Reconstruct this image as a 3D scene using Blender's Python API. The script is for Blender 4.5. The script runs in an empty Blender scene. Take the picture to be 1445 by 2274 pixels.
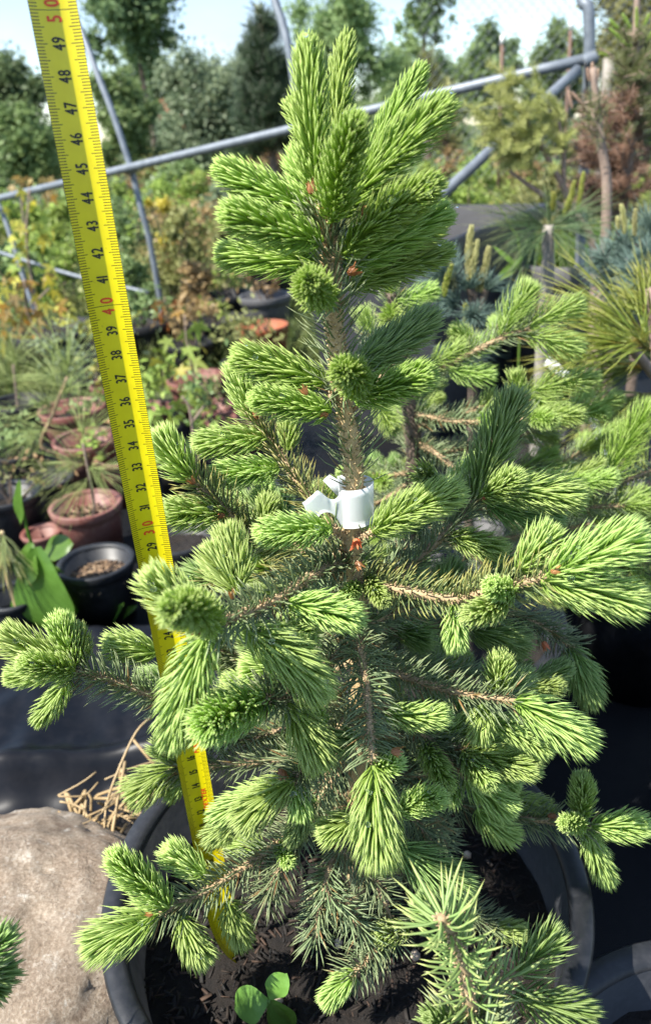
import bpy, bmesh, math, random
import numpy as np
from mathutils import Vector, Matrix, noise

# ------------------------------------------------------------------ camera
SC = bpy.context.scene
TH = math.radians(26.3); RO = math.radians(3.8); FPX = 1700.0; W0, H0 = 1445.0, 2274.0
CAM = np.array([0.0, 0.0, 0.462])
_F = np.array([0, math.cos(TH), -math.sin(TH)]); _U0 = np.array([0, math.sin(TH), math.cos(TH)]); _R0 = np.array([1.0, 0, 0])
_R = math.cos(RO)*_R0 - math.sin(RO)*_U0
_U = math.cos(RO)*_U0 + math.sin(RO)*_R0
cd = bpy.data.cameras.new('camera'); cam = bpy.data.objects.new('camera', cd); SC.collection.objects.link(cam)
cd.sensor_fit = 'VERTICAL'; cd.sensor_height = 24.0; cd.lens = FPX/H0*24.0
cd.clip_start = 0.02; cd.clip_end = 500
cam.matrix_world = Matrix(((_R[0], _U[0], -_F[0], CAM[0]), (_R[1], _U[1], -_F[1], CAM[1]), (_R[2], _U[2], -_F[2], CAM[2]), (0, 0, 0, 1)))
cd.dof.use_dof = True; cd.dof.focus_distance = 0.37; cd.dof.aperture_fstop = 7.5
SC.camera = cam

# ------------------------------------------------------------------ light
SUN = np.array([-0.53, -0.30, 0.79]); SUN /= np.linalg.norm(SUN)
wd = bpy.data.worlds.new('World'); SC.world = wd; wd.use_nodes = True
nt = wd.node_tree; nt.nodes.clear()
o_ = nt.nodes.new('ShaderNodeOutputWorld'); bg = nt.nodes.new('ShaderNodeBackground')
sky = nt.nodes.new('ShaderNodeTexSky'); sky.sky_type = 'NISHITA'; sky.sun_disc = False
sky.sun_elevation = math.asin(SUN[2]); sky.sun_rotation = math.atan2(SUN[0], SUN[1])
sky.dust_density = 0.3; sky.ozone_density = 2.0
tc = nt.nodes.new('ShaderNodeTexCoord'); mp = nt.nodes.new('ShaderNodeMapping'); mp.inputs['Scale'].default_value = (2.2, 2.2, 6.5)
cn = nt.nodes.new('ShaderNodeTexNoise'); cn.inputs['Scale'].default_value = 1.7; cn.inputs['Detail'].default_value = 7; cn.inputs['Roughness'].default_value = .55
cr = nt.nodes.new('ShaderNodeValToRGB'); cr.color_ramp.elements[0].position = .46; cr.color_ramp.elements[1].position = .80
mx = nt.nodes.new('ShaderNodeMix'); mx.data_type = 'RGBA'; mx.inputs['B'].default_value = (2.7, 3.05, 3.7, 1)
nt.links.new(tc.outputs['Generated'], mp.inputs['Vector']); nt.links.new(mp.outputs['Vector'], cn.inputs['Vector'])
nt.links.new(cn.outputs['Fac'], cr.inputs['Fac']); nt.links.new(cr.outputs['Color'], mx.inputs['Factor'])
nt.links.new(sky.outputs['Color'], mx.inputs['A']); nt.links.new(mx.outputs['Result'], bg.inputs['Color'])
bg.inputs['Strength'].default_value = 0.125
nt.links.new(bg.outputs['Background'], o_.inputs['Surface'])
sl = bpy.data.lights.new('sun', 'SUN'); sl.energy = 5.0; sl.angle = math.radians(.53); sl.color = (1.0, .95, .86)
so = bpy.data.objects.new('sun', sl); SC.collection.objects.link(so)
so.rotation_mode = 'QUATERNION'; so.rotation_quaternion = Vector(SUN).to_track_quat('Z', 'Y'); so.location = (-3, -1, 4)
SC.view_settings.view_transform = 'Standard'; SC.view_settings.look = 'None'; SC.view_settings.gamma = 1
SC.view_settings.exposure = 1.15

# ------------------------------------------------------------------ helpers
RNG = np.random.default_rng(7)
GZ = -0.21                                   # ground level (soil in the main pot is z = 0)
YC = 0.335                                   # distance of the main trunk

def ray(x, y):
    return _F + _R*((x-W0/2)/FPX) + _U*(-(y-H0/2)/FPX)
def P(x, y, Y):                              # point seen at x, y that stands at distance Y
    d = ray(x, y); return CAM + d*(Y/d[1])
def PZ(x, y, z):                             # point seen at x, y that lies at height z
    d = ray(x, y); return CAM + d*((z-CAM[2])/d[2])
def nrm(a):
    a = np.asarray(a, float); return a/np.maximum(np.linalg.norm(a, axis=-1, keepdims=True), 1e-9)

def link(o, parent=None):
    SC.collection.objects.link(o)
    if parent is not None: o.parent = parent
    return o
def tag(o, label=None, cat=None, group=None, kind=None):
    if label: o['label'] = label
    if cat: o['category'] = cat
    if group: o['group'] = group
    if kind: o['kind'] = kind
    return o
def empty(name, loc, label, cat, group=None):
    o = bpy.data.objects.new(name, None); o.empty_display_size = .02; link(o); o.location = loc
    return tag(o, label, cat, group)

class MB:
    """collects vertices and faces; build() links them as one mesh object"""
    def __init__(s): s.v = []; s.q = []; s.t = []; s.c = []; s.n = 0
    def add(s, v, q=None, t=None, col=(0.5, 0.5, 0.5)):
        v = np.asarray(v, float).reshape(-1, 3)
        if q is not None and len(q): s.q.append(np.asarray(q, int).reshape(-1, 4)+s.n)
        if t is not None and len(t): s.t.append(np.asarray(t, int).reshape(-1, 3)+s.n)
        c = np.asarray(col, float)
        if c.ndim == 1: c = np.tile(c, (len(v), 1))
        s.c.append(c); s.v.append(v); s.n += len(v); return s
    def mesh(s, name, smooth=False):
        v = np.concatenate(s.v); me = bpy.data.meshes.new(name)
        q = np.concatenate(s.q) if s.q else np.zeros((0, 4), int); t = np.concatenate(s.t) if s.t else np.zeros((0, 3), int)
        me.vertices.add(len(v)); me.vertices.foreach_set('co', v.astype(np.float32).ravel())
        li = np.concatenate([q.ravel(), t.ravel()]); me.loops.add(len(li)); me.loops.foreach_set('vertex_index', li.astype(np.int32))
        nq, ntr = len(q), len(t); me.polygons.add(nq+ntr)
        ls = np.concatenate([np.arange(nq)*4, nq*4+np.arange(ntr)*3]); me.polygons.foreach_set('loop_start', ls.astype(np.int32))
        me.update(calc_edges=True); me.validate()
        if smooth: me.polygons.foreach_set('use_smooth', np.ones(nq+ntr, bool))
        a = me.attributes.new('col', 'FLOAT_COLOR', 'POINT')
        c = np.concatenate(s.c); c4 = np.ones((len(c), 4), np.float32); c4[:, :3] = c; a.data.foreach_set('color', c4.ravel())
        return me
    def build(s, name, mat, parent=None, smooth=False):
        me = s.mesh(name, smooth); me.materials.append(mat); o = bpy.data.objects.new(name, me); link(o)
        if parent is not None:
            o.parent = parent; o.matrix_parent_inverse = parent_inv(parent)
        return o
def parent_inv(p):
    m = Matrix.Translation(p.location)
    q = p.parent
    return m.inverted() if q is None else Matrix.Identity(4)

def catmull(pts, n):
    p = np.asarray(pts, float)
    if len(p) == 2: return p[0]+(p[1]-p[0])*np.linspace(0, 1, n)[:, None]
    e = np.vstack([2*p[0]-p[1], p, 2*p[-1]-p[-2]]); out = []
    for u in np.linspace(0, len(p)-1, n):
        i = min(int(u), len(p)-2); f = u-i; a, b, c, d = e[i:i+4]
        out.append(.5*((2*b)+(c-a)*f+(2*a-5*b+4*c-d)*f*f+(3*b-a-3*c+d)*f**3))
    return np.array(out)
def frames(c):
    t = nrm(np.gradient(c, axis=0)); up = np.array([0, 0, 1.0])
    if abs(t[0] @ up) > .9: up = np.array([0.3, -1.0, 0])
    a = np.zeros_like(t); b = np.zeros_like(t); r = up
    for i in range(len(t)):
        r = r - t[i]*(r @ t[i]); r = r/np.linalg.norm(r); a[i] = r; b[i] = np.cross(t[i], r)
    return t, a, b
def tube(mb, c, rad, n=8, col=(0.5, 0.5, 0.5), rough=0.0, cap=True):
    c = np.asarray(c, float); m = len(c); rad = np.broadcast_to(np.asarray(rad, float), (m,))
    t, a, b = frames(c); an = np.arange(n)*2*np.pi/n
    rr = rad[:, None]*(1+rough*RNG.normal(size=(m, n))) if rough else np.repeat(rad[:, None], n, 1)
    v = c[:, None]+rr[..., None]*(np.cos(an)[None, :, None]*a[:, None]+np.sin(an)[None, :, None]*b[:, None])
    i = np.arange(m-1)[:, None]*n; j = np.arange(n)[None]; k = (j+1) % n
    q = np.stack([i+j, i+k, i+n+k, i+n+j], -1).reshape(-1, 4); v = v.reshape(-1, 3)
    tr = []
    if cap:
        v = np.vstack([v, c[0], c[-1]]); z = m*n
        for jj in range(n): tr += [(z, (jj+1) % n, jj), (z+1, (m-1)*n+jj, (m-1)*n+(jj+1) % n)]
    mb.add(v, q, tr, col); return mb
def needles(mb, base, d0, d1, ln, wd, ref, sides=4, col=None, flat=.72):
    """many curved tapered needles at once"""
    N = len(base); S = np.array([0, .3, .72]); Wp = np.array([.62, 1.0, .86])
    ln = np.broadcast_to(ln, (N,)); wd = np.broadcast_to(wd, (N,))
    sd = nrm(np.cross(d0, ref)); out = nrm(np.cross(sd, d0))
    rings = []
    an = np.arange(sides)*2*np.pi/sides+(0 if sides == 4 else .4)
    for s, w in zip(S, Wp):
        c = base+(ln*s)[:, None]*d0+(ln*s*s*.5)[:, None]*(d1-d0)
        r = (wd*w*.5)[:, None, None]
        rings.append(c[:, None]+r*(np.cos(an)[None, :, None]*sd[:, None]+flat*np.sin(an)[None, :, None]*out[:, None]))
    tip = base+ln[:, None]*d0+(ln*.5)[:, None]*(d1-d0)
    v = np.concatenate(rings+[tip[:, None]], 1)                # N, 3*sides+1, 3
    nv = 3*sides+1; off = (np.arange(N)*nv)[:, None, None]
    q = []; t = []
    for k in range(2):
        for j in range(sides):
            jj = (j+1) % sides; q.append((k*sides+j, k*sides+jj, (k+1)*sides+jj, (k+1)*sides+j))
    for j in range(sides): t.append((2*sides+j, 2*sides+(j+1) % sides, 3*sides))
    q = (np.array(q)[None]+off).reshape(-1, 4); t = (np.array(t)[None]+off).reshape(-1, 3)
    c = np.zeros((N, nv, 3)); sv = np.concatenate([np.repeat(S, sides), [1.0]])
    c[:, :, 1] = sv[None]
    if col is not None: c[:, :, 0] = col[0][:, None]; c[:, :, 2] = col[1][:, None]
    mb.add(v.reshape(-1, 3), q, t, c.reshape(-1, 3)); return mb
def axis_sample(c, u):
    x = np.linspace(0, 1, len(c)); p = np.stack([np.interp(u, x, c[:, k]) for k in range(3)], -1)
    t, a, b = frames(c)
    f = lambda m: nrm(np.stack([np.interp(u, x, m[:, k]) for k in range(3)], -1))
    return p, f(t), f(a), f(b)

def shoot(A, B, diam, dens=7800, sides=4, bend=None, open_=1.0, lenk=.78, nw=.00100, tipn=None):
    """a fresh spruce shoot: spiral of forward needles round an axis, closed at the tip"""
    A = np.asarray(A, float); B = np.asarray(B, float); L = np.linalg.norm(B-A); d = (B-A)/L
    l0 = diam*lenk; E = B-d*min(.36*l0, .35*L); Lx = np.linalg.norm(E-A)
    side = nrm(np.cross(d, RNG.normal(size=3)))
    M = (A+E)/2+(bend if bend is not None else side*L*RNG.uniform(.0, .10))
    s = np.linspace(0, 1, 12)[:, None]; c = A*(1-s)**2+2*M*s*(1-s)+E*s*s
    mb = MB(); tube(mb, c, np.linspace(.0014, .0010, 12), 5, (.5, .3, .4))
    N = max(70, int(dens*Lx)); i = np.arange(N); u = (i+.5)/N; u = u**.92
    ph = i*2.39996+RNG.normal(0, .16, N)
    p, t, a, b = axis_sample(c, np.clip(u, 0, 1)); rad = np.cos(ph)[:, None]*a+np.sin(ph)[:, None]*b
    al = np.radians(np.interp(u, [0, .12, .55, .9, 1], [70, 60, 52, 44, 30])*open_)+RNG.normal(0, .06, N)
    ln = l0*np.interp(u, [0, .15, .5, .78, .92, 1], [.62, .95, 1.0, .88, .66, .46])*RNG.uniform(.9, 1.06, N)
    d0 = nrm(t*np.cos(al)[:, None]+rad*np.sin(al)[:, None]+RNG.normal(0, .04, (N, 3)))
    be = al*RNG.uniform(.1, .5, N); d1 = nrm(t*np.cos(be)[:, None]+rad*np.sin(be)[:, None]+RNG.normal(0, .05, (N, 3)))
    needles(mb, p+rad*.0010, d0, d1, ln, nw*RNG.uniform(.85, 1.2, N), rad, sides, (RNG.uniform(0, 1, N), u))
    K = tipn or 44; ph = np.arange(K)*2.39996; al = np.radians(42)*np.sqrt((np.arange(K)+.5)/K)
    p, t, a, b = axis_sample(c, np.full(K, 1.0)-RNG.uniform(0, .04, K)); rad = np.cos(ph)[:, None]*a+np.sin(ph)[:, None]*b
    d0 = nrm(t*np.cos(al)[:, None]+rad*np.sin(al*1.5)[:, None]); d1 = nrm(t*np.cos(al*.2)[:, None]+rad*np.sin(al*.2)[:, None])
    needles(mb, p+rad*.0006, d0, d1, l0*RNG.uniform(.36, .50, K), nw*RNG.uniform(.85, 1.05, K), rad+.01*a, sides, (RNG.uniform(0, 1, K), np.ones(K)))
    return mb, c

def twig_needles(mb, c, dens, ln, nw, sides=3, ang=(50, 72), up=.55, droop=.0, u0=.0, u1=1.0):
    """year-old needles standing off a twig"""
    L = np.sum(np.linalg.norm(np.diff(c, axis=0), axis=1))*(u1-u0); N = max(6, int(L*dens))
    i = np.arange(N); u = u0+(u1-u0)*(i+.5)/N; ph = i*2.39996+RNG.normal(0, .25, N)
    p, t, a, b = axis_sample(c, u); rad = np.cos(ph)[:, None]*a+np.sin(ph)[:, None]*b
    al = np.radians(RNG.uniform(ang[0], ang[1], N))
    z = np.array([0, 0, 1.0]); rad2 = nrm(rad+z*up*.45)
    d0 = nrm(t*np.cos(al)[:, None]+rad2*np.sin(al)[:, None]+RNG.normal(0, .07, (N, 3)))
    d1 = nrm(t*(.55+.3*RNG.random((N, 1)))+rad2*.75+z*(up*.35-droop)+RNG.normal(0, .1, (N, 3)))
    needles(mb, p+rad*.0012, d0, d1, ln*RNG.uniform(.75, 1.12, N), nw*RNG.uniform(.85, 1.15, N), rad, sides, (RNG.uniform(0, 1, N), u))
    return mb
def pegs(mb, c, rad, dens, size):
    """small raised needle stumps on the bark"""
    L = np.sum(np.linalg.norm(np.diff(c, axis=0), axis=1)); N = int(L*dens); i = np.arange(N); u = (i+.5)/N
    ph = i*2.39996+RNG.normal(0, .2, N); p, t, a, b = axis_sample(c, u); r = np.cos(ph)[:, None]*a+np.sin(ph)[:, None]*b
    rr = np.interp(u, np.linspace(0, 1, len(rad)), rad)
    d0 = nrm(t*.75+r*.6); n0 = mb.n
    needles(mb, p+r*(rr*.86)[:, None], d0, nrm(t*.3+r), size*RNG.uniform(.7, 1.3, N), size*.62, r, 4, (RNG.uniform(0, 1, N), np.ones(N)))
    return mb

# ------------------------------------------------------------------ materials
def mat(name):
    m = bpy.data.materials.new(name); m.use_nodes = True; n = m.node_tree; n.nodes.clear()
    out = n.nodes.new('ShaderNodeOutputMaterial'); b = n.nodes.new('ShaderNodeBsdfPrincipled'); n.links.new(b.outputs[0], out.inputs[0])
    return m, n, b, out
def ramp(n, fac, stops):
    r = n.nodes.new('ShaderNodeValToRGB'); e = r.color_ramp.elements
    while len(e) < len(stops): e.new(.5)
    for k, (p, c) in enumerate(stops): e[k].position = p; e[k].color = (*c, 1)
    n.links.new(fac, r.inputs[0]); return r.outputs[0]
def mixc(n, f, a, b, mode='MIX'):
    m = n.nodes.new('ShaderNodeMix'); m.data_type = 'RGBA'; m.blend_type = mode
    for s, v in (('Factor', f), ('A', a), ('B', b)):
        if hasattr(v, 'links'): n.links.new(v, m.inputs[s])
        else: m.inputs[s].default_value = v if not isinstance(v, tuple) else (*v, 1)
    return m.outputs['Result']
def noise_tex(n, scale, detail=4, rough=.55, co='Object'):
    t = n.nodes.new('ShaderNodeTexCoord'); x = n.nodes.new('ShaderNodeTexNoise'); x.inputs['Scale'].default_value = scale
    x.inputs['Detail'].default_value = detail; x.inputs['Roughness'].default_value = rough; n.links.new(t.outputs[co], x.inputs['Vector']); return x.outputs['Fac']
def bump(n, b, h, st, dist=.001):
    u = n.nodes.new('ShaderNodeBump'); u.inputs['Strength'].default_value = st; u.inputs['Distance'].default_value = dist
    n.links.new(h, u.inputs['Height']); n.links.new(u.outputs[0], b.inputs['Normal'])
def foliage(name, c0, c1, tip=None, trans=.3, rough=.42, tcol=None, spec=.5, base=None, brown=None, mott=None, tip0=.5):
    """leaf and needle material: colour varies per leaf, light passes through it"""
    m, n, b, out = mat(name)
    at = n.nodes.new('ShaderNodeAttribute'); at.attribute_name = 'col'; sp = n.nodes.new('ShaderNodeSeparateColor'); n.links.new(at.outputs['Color'], sp.inputs[0])
    c = ramp(n, sp.outputs[0], [(0, c0), (1, c1)] if not brown else [(0, c0), (.94, c1), (.97, brown)])
    if tip is not None:
        f = n.nodes.new('ShaderNodeMapRange'); f.inputs[1].default_value = tip0; f.inputs[2].default_value = 1.0; n.links.new(sp.outputs[1], f.inputs[0])
        c = mixc(n, f.outputs[0], c, tip)
    if base is not None:
        f = n.nodes.new('ShaderNodeMapRange'); f.inputs[1].default_value = .25; f.inputs[2].default_value = .0; n.links.new(sp.outputs[1], f.inputs[0])
        c = mixc(n, f.outputs[0], c, base)
    oi = n.nodes.new('ShaderNodeObjectInfo'); hs = n.nodes.new('ShaderNodeHueSaturation'); n.links.new(c, hs.inputs['Color'])
    for k_, lo, hi, src in (('Value', .84, 1.16, oi.outputs['Random']), ('Hue', .490, .510, oi.outputs['Random'])):
        r_ = n.nodes.new('ShaderNodeMapRange'); r_.inputs[3].default_value = lo; r_.inputs[4].default_value = hi; n.links.new(src, r_.inputs[0]); n.links.new(r_.outputs[0], hs.inputs[k_])
    c = hs.outputs[0]
    if mott:
        f_ = noise_tex(n, mott, 5, .6); c = mixc(n, ramp(n, f_, [(.35, (0, 0, 0)), (.7, (.65, .65, .65))]), c, mixc(n, 1.0, c, (.55, .6, .4), 'MULTIPLY')); bump(n, b, f_, .4, .002)
    n.links.new(c, b.inputs['Base Color']); b.inputs['Roughness'].default_value = rough; b.inputs['Specular IOR Level'].default_value = spec
    tr = n.nodes.new('ShaderNodeBsdfTranslucent')
    if tcol: n.links.new(mixc(n, .6, c, tcol), tr.inputs[0])
    else: n.links.new(c, tr.inputs[0])
    mi = n.nodes.new('ShaderNodeMixShader'); mi.inputs[0].default_value = trans
    n.links.new(b.outputs[0], mi.inputs[1]); n.links.new(tr.outputs[0], mi.inputs[2]); n.links.new(mi.outputs[0], out.inputs[0])
    return m
def barkmat(name, c0, c1, scale=300, bs=.7, dist=.0015, peg=None):
    m, n, b, out = mat(name); f = noise_tex(n, scale, 6, .65); f2 = noise_tex(n, scale*.17, 3)
    c = ramp(n, f, [(.3, c0), (.7, c1)]); c = mixc(n, .35, c, ramp(n, f2, [(.35, c0), (.65, c1)]))
    if peg:
        at = n.nodes.new('ShaderNodeAttribute'); at.attribute_name = 'col'; sp = n.nodes.new('ShaderNodeSeparateColor'); n.links.new(at.outputs['Color'], sp.inputs[0])
        fm = n.nodes.new('ShaderNodeMapRange'); fm.inputs[1].default_value = .72; fm.inputs[2].default_value = 1.0; n.links.new(sp.outputs[1], fm.inputs[0])
        c = mixc(n, fm.outputs[0], c, peg)
    n.links.new(c, b.inputs['Base Color']); b.inputs['Roughness'].default_value = .85; bump(n, b, f, bs, dist); return m
def plastic(name, c, rough=.4, dust=(.2, .19, .17), dustamt=.25, scale=30, bs=.15, spec=.3):
    m, n, b, out = mat(name); f = noise_tex(n, scale, 6, .6); g = noise_tex(n, scale*7, 4, .6)
    fm = ramp(n, f, [(.42, (0, 0, 0)), (.75, (dustamt,)*3)]); gm = ramp(n, g, [(.45, (0, 0, 0)), (.75, (dustamt*.6,)*3)])
    fac = mixc(n, 1.0, fm, gm, 'ADD'); cc = mixc(n, fac, c, dust); n.links.new(cc, b.inputs['Base Color'])
    rr = n.nodes.new('ShaderNodeMapRange'); rr.inputs[3].default_value = rough*.8; rr.inputs[4].default_value = min(1, rough*1.5); n.links.new(f, rr.inputs[0]); n.links.new(rr.outputs[0], b.inputs['Roughness'])
    b.inputs['Specular IOR Level'].default_value = spec; bump(n, b, g, bs, .001); return m

M = {}
M['new'] = foliage('new_needle', (.240, .385, .055), (.340, .490, .095), tip=(.56, .67, .23), trans=.46, rough=.44, tcol=(.48, .66, .055), spec=.35)
M['new_pale'] = foliage('pale_new_needle', (.290, .430, .075), (.385, .530, .125), tip=(.63, .74, .30), trans=.48, rough=.44, tcol=(.54, .73, .065), spec=.35, tip0=.2)
M['new_blue'] = foliage('new_needle_bluish_shaded', (.19, .315, .075), (.27, .405, .115), tip=(.44, .54, .22), trans=.38, rough=.42, tcol=(.38, .55, .06), spec=.35)  # dark bluish needles; on the tagged spruce's shaded shoots, shade painted as colour
M['old'] = foliage('old_needle', (.175, .250, .120), (.275, .350, .172), tip=(.35, .40, .20), trans=.24, rough=.36, tcol=(.24, .34, .07), spec=.5, brown=(.34, .20, .08))
M['old_pale'] = foliage('pale_needle', (.16, .22, .085), (.26, .29, .10), tip=(.42, .36, .10), trans=.2, rough=.35, tcol=(.25, .3, .06), spec=.55)
M['glauc'] = foliage('glaucous_needle', (.22, .36, .36), (.32, .46, .44), tip=(.38, .5, .42), trans=.25, rough=.5)
M['bark'] = barkmat('young_bark', (.33, .215, .10), (.62, .455, .235), 420, .8, .0012, peg=(.74, .56, .28))
M['twig'] = barkmat('twig_bark', (.26, .175, .095), (.48, .36, .21), 600, .6, .0008, peg=(.62, .47, .26))
M['bark_dark'] = barkmat('grey_brown_bark', (.07, .05, .038), (.17, .125, .095), 200, .8, .002)
M['bark_pink'] = barkmat('pinkish_bark', (.20, .14, .11), (.34, .255, .20), 160, .5, .002)
M['bark_grey'] = barkmat('pale_grey_bark', (.18, .16, .13), (.34, .31, .27), 140, .7, .002)
M['bud'] = foliage('bud_scale', (.25, .09, .03), (.46, .22, .09), trans=.3, rough=.4)
M['budred'] = foliage('red_bud', (.55, .12, .05), (.62, .2, .09), trans=.15, rough=.6)
M['black'] = plastic('black_pot_plastic', (.0085, .0098, .0125), .40, (.12, .12, .13), .16, 26, .15, .42)
M['black2'] = plastic('weathered_black_plastic', (.013, .0135, .0155), .48, (.13, .125, .12), .16, 14)
M['tub'] = plastic('black_tub_plastic', (.022, .023, .027), .45, (.10, .10, .11), .2, 8)
M['greypot'] = plastic('charcoal_pot_plastic', (.085, .085, .09), .5, (.18, .17, .16), .3, 12)
M['terra'] = plastic('terracotta_plastic', (.30, .085, .035), .5, (.33, .2, .14), .3, 18)
M['brownpot'] = plastic('brown_pot_plastic', (.17, .062, .050), .42, (.32, .22, .18), .4, 16)
def labelmat():
    m, n, b, out = mat('white_label_plastic'); b.inputs['Base Color'].default_value = (.84, .86, .86, 1); b.inputs['Roughness'].default_value = .35
    t = n.nodes.new('ShaderNodeBsdfTranslucent'); t.inputs[0].default_value = (.86, .88, .88, 1); mi = n.nodes.new('ShaderNodeMixShader'); mi.inputs[0].default_value = .45
    n.links.new(b.outputs[0], mi.inputs[1]); n.links.new(t.outputs[0], mi.inputs[2]); n.links.new(mi.outputs[0], out.inputs[0]); return m
M['label'] = labelmat()

def soilmat():
    m, n, b, out = mat('potting_soil'); f = noise_tex(n, 130, 8, .7); g = noise_tex(n, 45, 3)
    c = ramp(n, f, [(.3, (.005, .004, .0035)), (.55, (.013, .009, .007)), (.78, (.04, .026, .017))]); c = mixc(n, .4, c, ramp(n, g, [(.35, (.005, .004, .004)), (.7, (.022, .015, .010))]))
    n.links.new(c, b.inputs['Base Color']); b.inputs['Roughness'].default_value = .9; bump(n, b, f, 1.0, .006); return m
M['soil'] = soilmat()
def chipmat():
    m, n, b, out = mat('bark_chips'); at = n.nodes.new('ShaderNodeAttribute'); at.attribute_name = 'col'
    n.links.new(at.outputs['Color'], b.inputs['Base Color']); b.inputs['Roughness'].default_value = .8; return m
M['chip'] = chipmat()
def stonemat():
    m, n, b, out = mat('river_stone'); f = noise_tex(n, 13, 8, .62); g = noise_tex(n, 55, 8, .7); h = noise_tex(n, 5, 4, .5)
    c = ramp(n, f, [(.32, (.13, .08, .048)), (.45, (.32, .225, .145)), (.56, (.48, .38, .285)), (.72, (.64, .56, .46))])
    c = mixc(n, .5, c, ramp(n, g, [(.36, (.07, .045, .03)), (.5, (.30, .23, .165)), (.66, (.66, .60, .51))]))
    c = mixc(n, .45, c, ramp(n, h, [(.40, (.26, .155, .085)), (.60, (.50, .40, .29))]))
    n.links.new(c, b.inputs['Base Color']); b.inputs['Roughness'].default_value = .7; fine = noise_tex(n, 420, 8, .8); ad = mixc(n, .45, g, fine)
    c = mixc(n, .42, c, ramp(n, fine, [(.40, (.06, .042, .028)), (.5, (.32, .25, .18)), (.62, (.70, .63, .53))])); dk = noise_tex(n, 17, 7, .72); c = mixc(n, ramp(n, dk, [(.55, (0, 0, 0)), (.62, (.7, .7, .7))]), c, (.15, .095, .06)); wh = noise_tex(n, 60, 7, .75); c = mixc(n, ramp(n, wh, [(.58, (0, 0, 0)), (.66, (.7, .7, .7))]), c, (.74, .69, .60)); n.links.new(c, b.inputs['Base Color'])
    bump(n, b, ad, .9, .006); return m
M['stone'] = stonemat()
def matcloth():
    m, n, b, out = mat('woven_weed_mat'); t = n.nodes.new('ShaderNodeTexCoord')
    w = []
    for ax in ('X', 'Y'):
        x = n.nodes.new('ShaderNodeTexWave'); x.bands_direction = ax; x.inputs['Scale'].default_value = 125; x.inputs['Distortion'].default_value = .4; n.links.new(t.outputs['Object'], x.inputs['Vector']); w.append(x.outputs['Fac'])
    mu = n.nodes.new('ShaderNodeMath'); mu.operation = 'MULTIPLY'; n.links.new(w[0], mu.inputs[0]); n.links.new(w[1], mu.inputs[1])
    f = noise_tex(n, 7, 7, .65); c = ramp(n, f, [(.45, (.0045, .0053, .0072)), (.66, (.008, .008, .009)), (.84, (.045, .034, .026))])
    n.links.new(c, b.inputs['Base Color']); b.inputs['Roughness'].default_value = .55; b.inputs['Specular IOR Level'].default_value = .16; bump(n, b, mu.outputs[0], .5, .0012); return m
M['mat'] = matcloth()
M['film'] = plastic('black_plastic_film', (.0050, .0062, .0090), .27, (.075, .07, .075), .12, 9, .1, .16)
def groundmat():
    m, n, b, out = mat('earth_and_grass'); f = noise_tex(n, 1.1, 7, .65); g = noise_tex(n, 14, 6, .7)
    c = ramp(n, f, [(.34, (.07, .055, .032)), (.46, (.055, .085, .02)), (.62, (.10, .14, .03)), (.8, (.16, .16, .05))]); c = mixc(n, .5, c, ramp(n, g, [(.3, (.03, .04, .012)), (.7, (.13, .15, .05))]))
    n.links.new(c, b.inputs['Base Color']); b.inputs['Roughness'].default_value = .95; bump(n, b, g, 1.0, .05); return m
M['ground'] = groundmat()
def steel():
    m, n, b, out = mat('galvanised_steel'); f = noise_tex(n, 40, 6, .6); n.links.new(ramp(n, f, [(.3, (.12, .14, .165)), (.7, (.21, .235, .265))]), b.inputs['Base Color'])
    b.inputs['Metallic'].default_value = .25; b.inputs['Roughness'].default_value = .5; return m
M['steel'] = steel()
def plain(name, c, rough=.6, metal=0.0):
    m, n, b, out = mat(name); f = noise_tex(n, 60, 5, .6); n.links.new(ramp(n, f, [(.3, tuple(x*.8 for x in c)), (.7, tuple(min(1, x*1.15) for x in c))]), b.inputs['Base Color'])
    b.inputs['Roughness'].default_value = rough; b.inputs['Metallic'].default_value = metal; return m
M['straw'] = foliage('dry_straw', (.36, .25, .12), (.58, .44, .25), trans=.1, rough=.6)
M['tape_back'] = plain('tape_back', (.55, .45, .05), .5)
M['ink'] = plain('black_ink', (.018, .017, .012), .4); M['redink'] = plain('red_ink', (.72, .07, .012), .4)
m, n, b, out = mat('water'); b.inputs['Base Color'].default_value = (1, 1, 1, 1); b.inputs['Roughness'].default_value = 0; b.inputs['IOR'].default_value = 1.33; b.inputs['Transmission Weight'].default_value = 1; M['water'] = m
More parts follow.
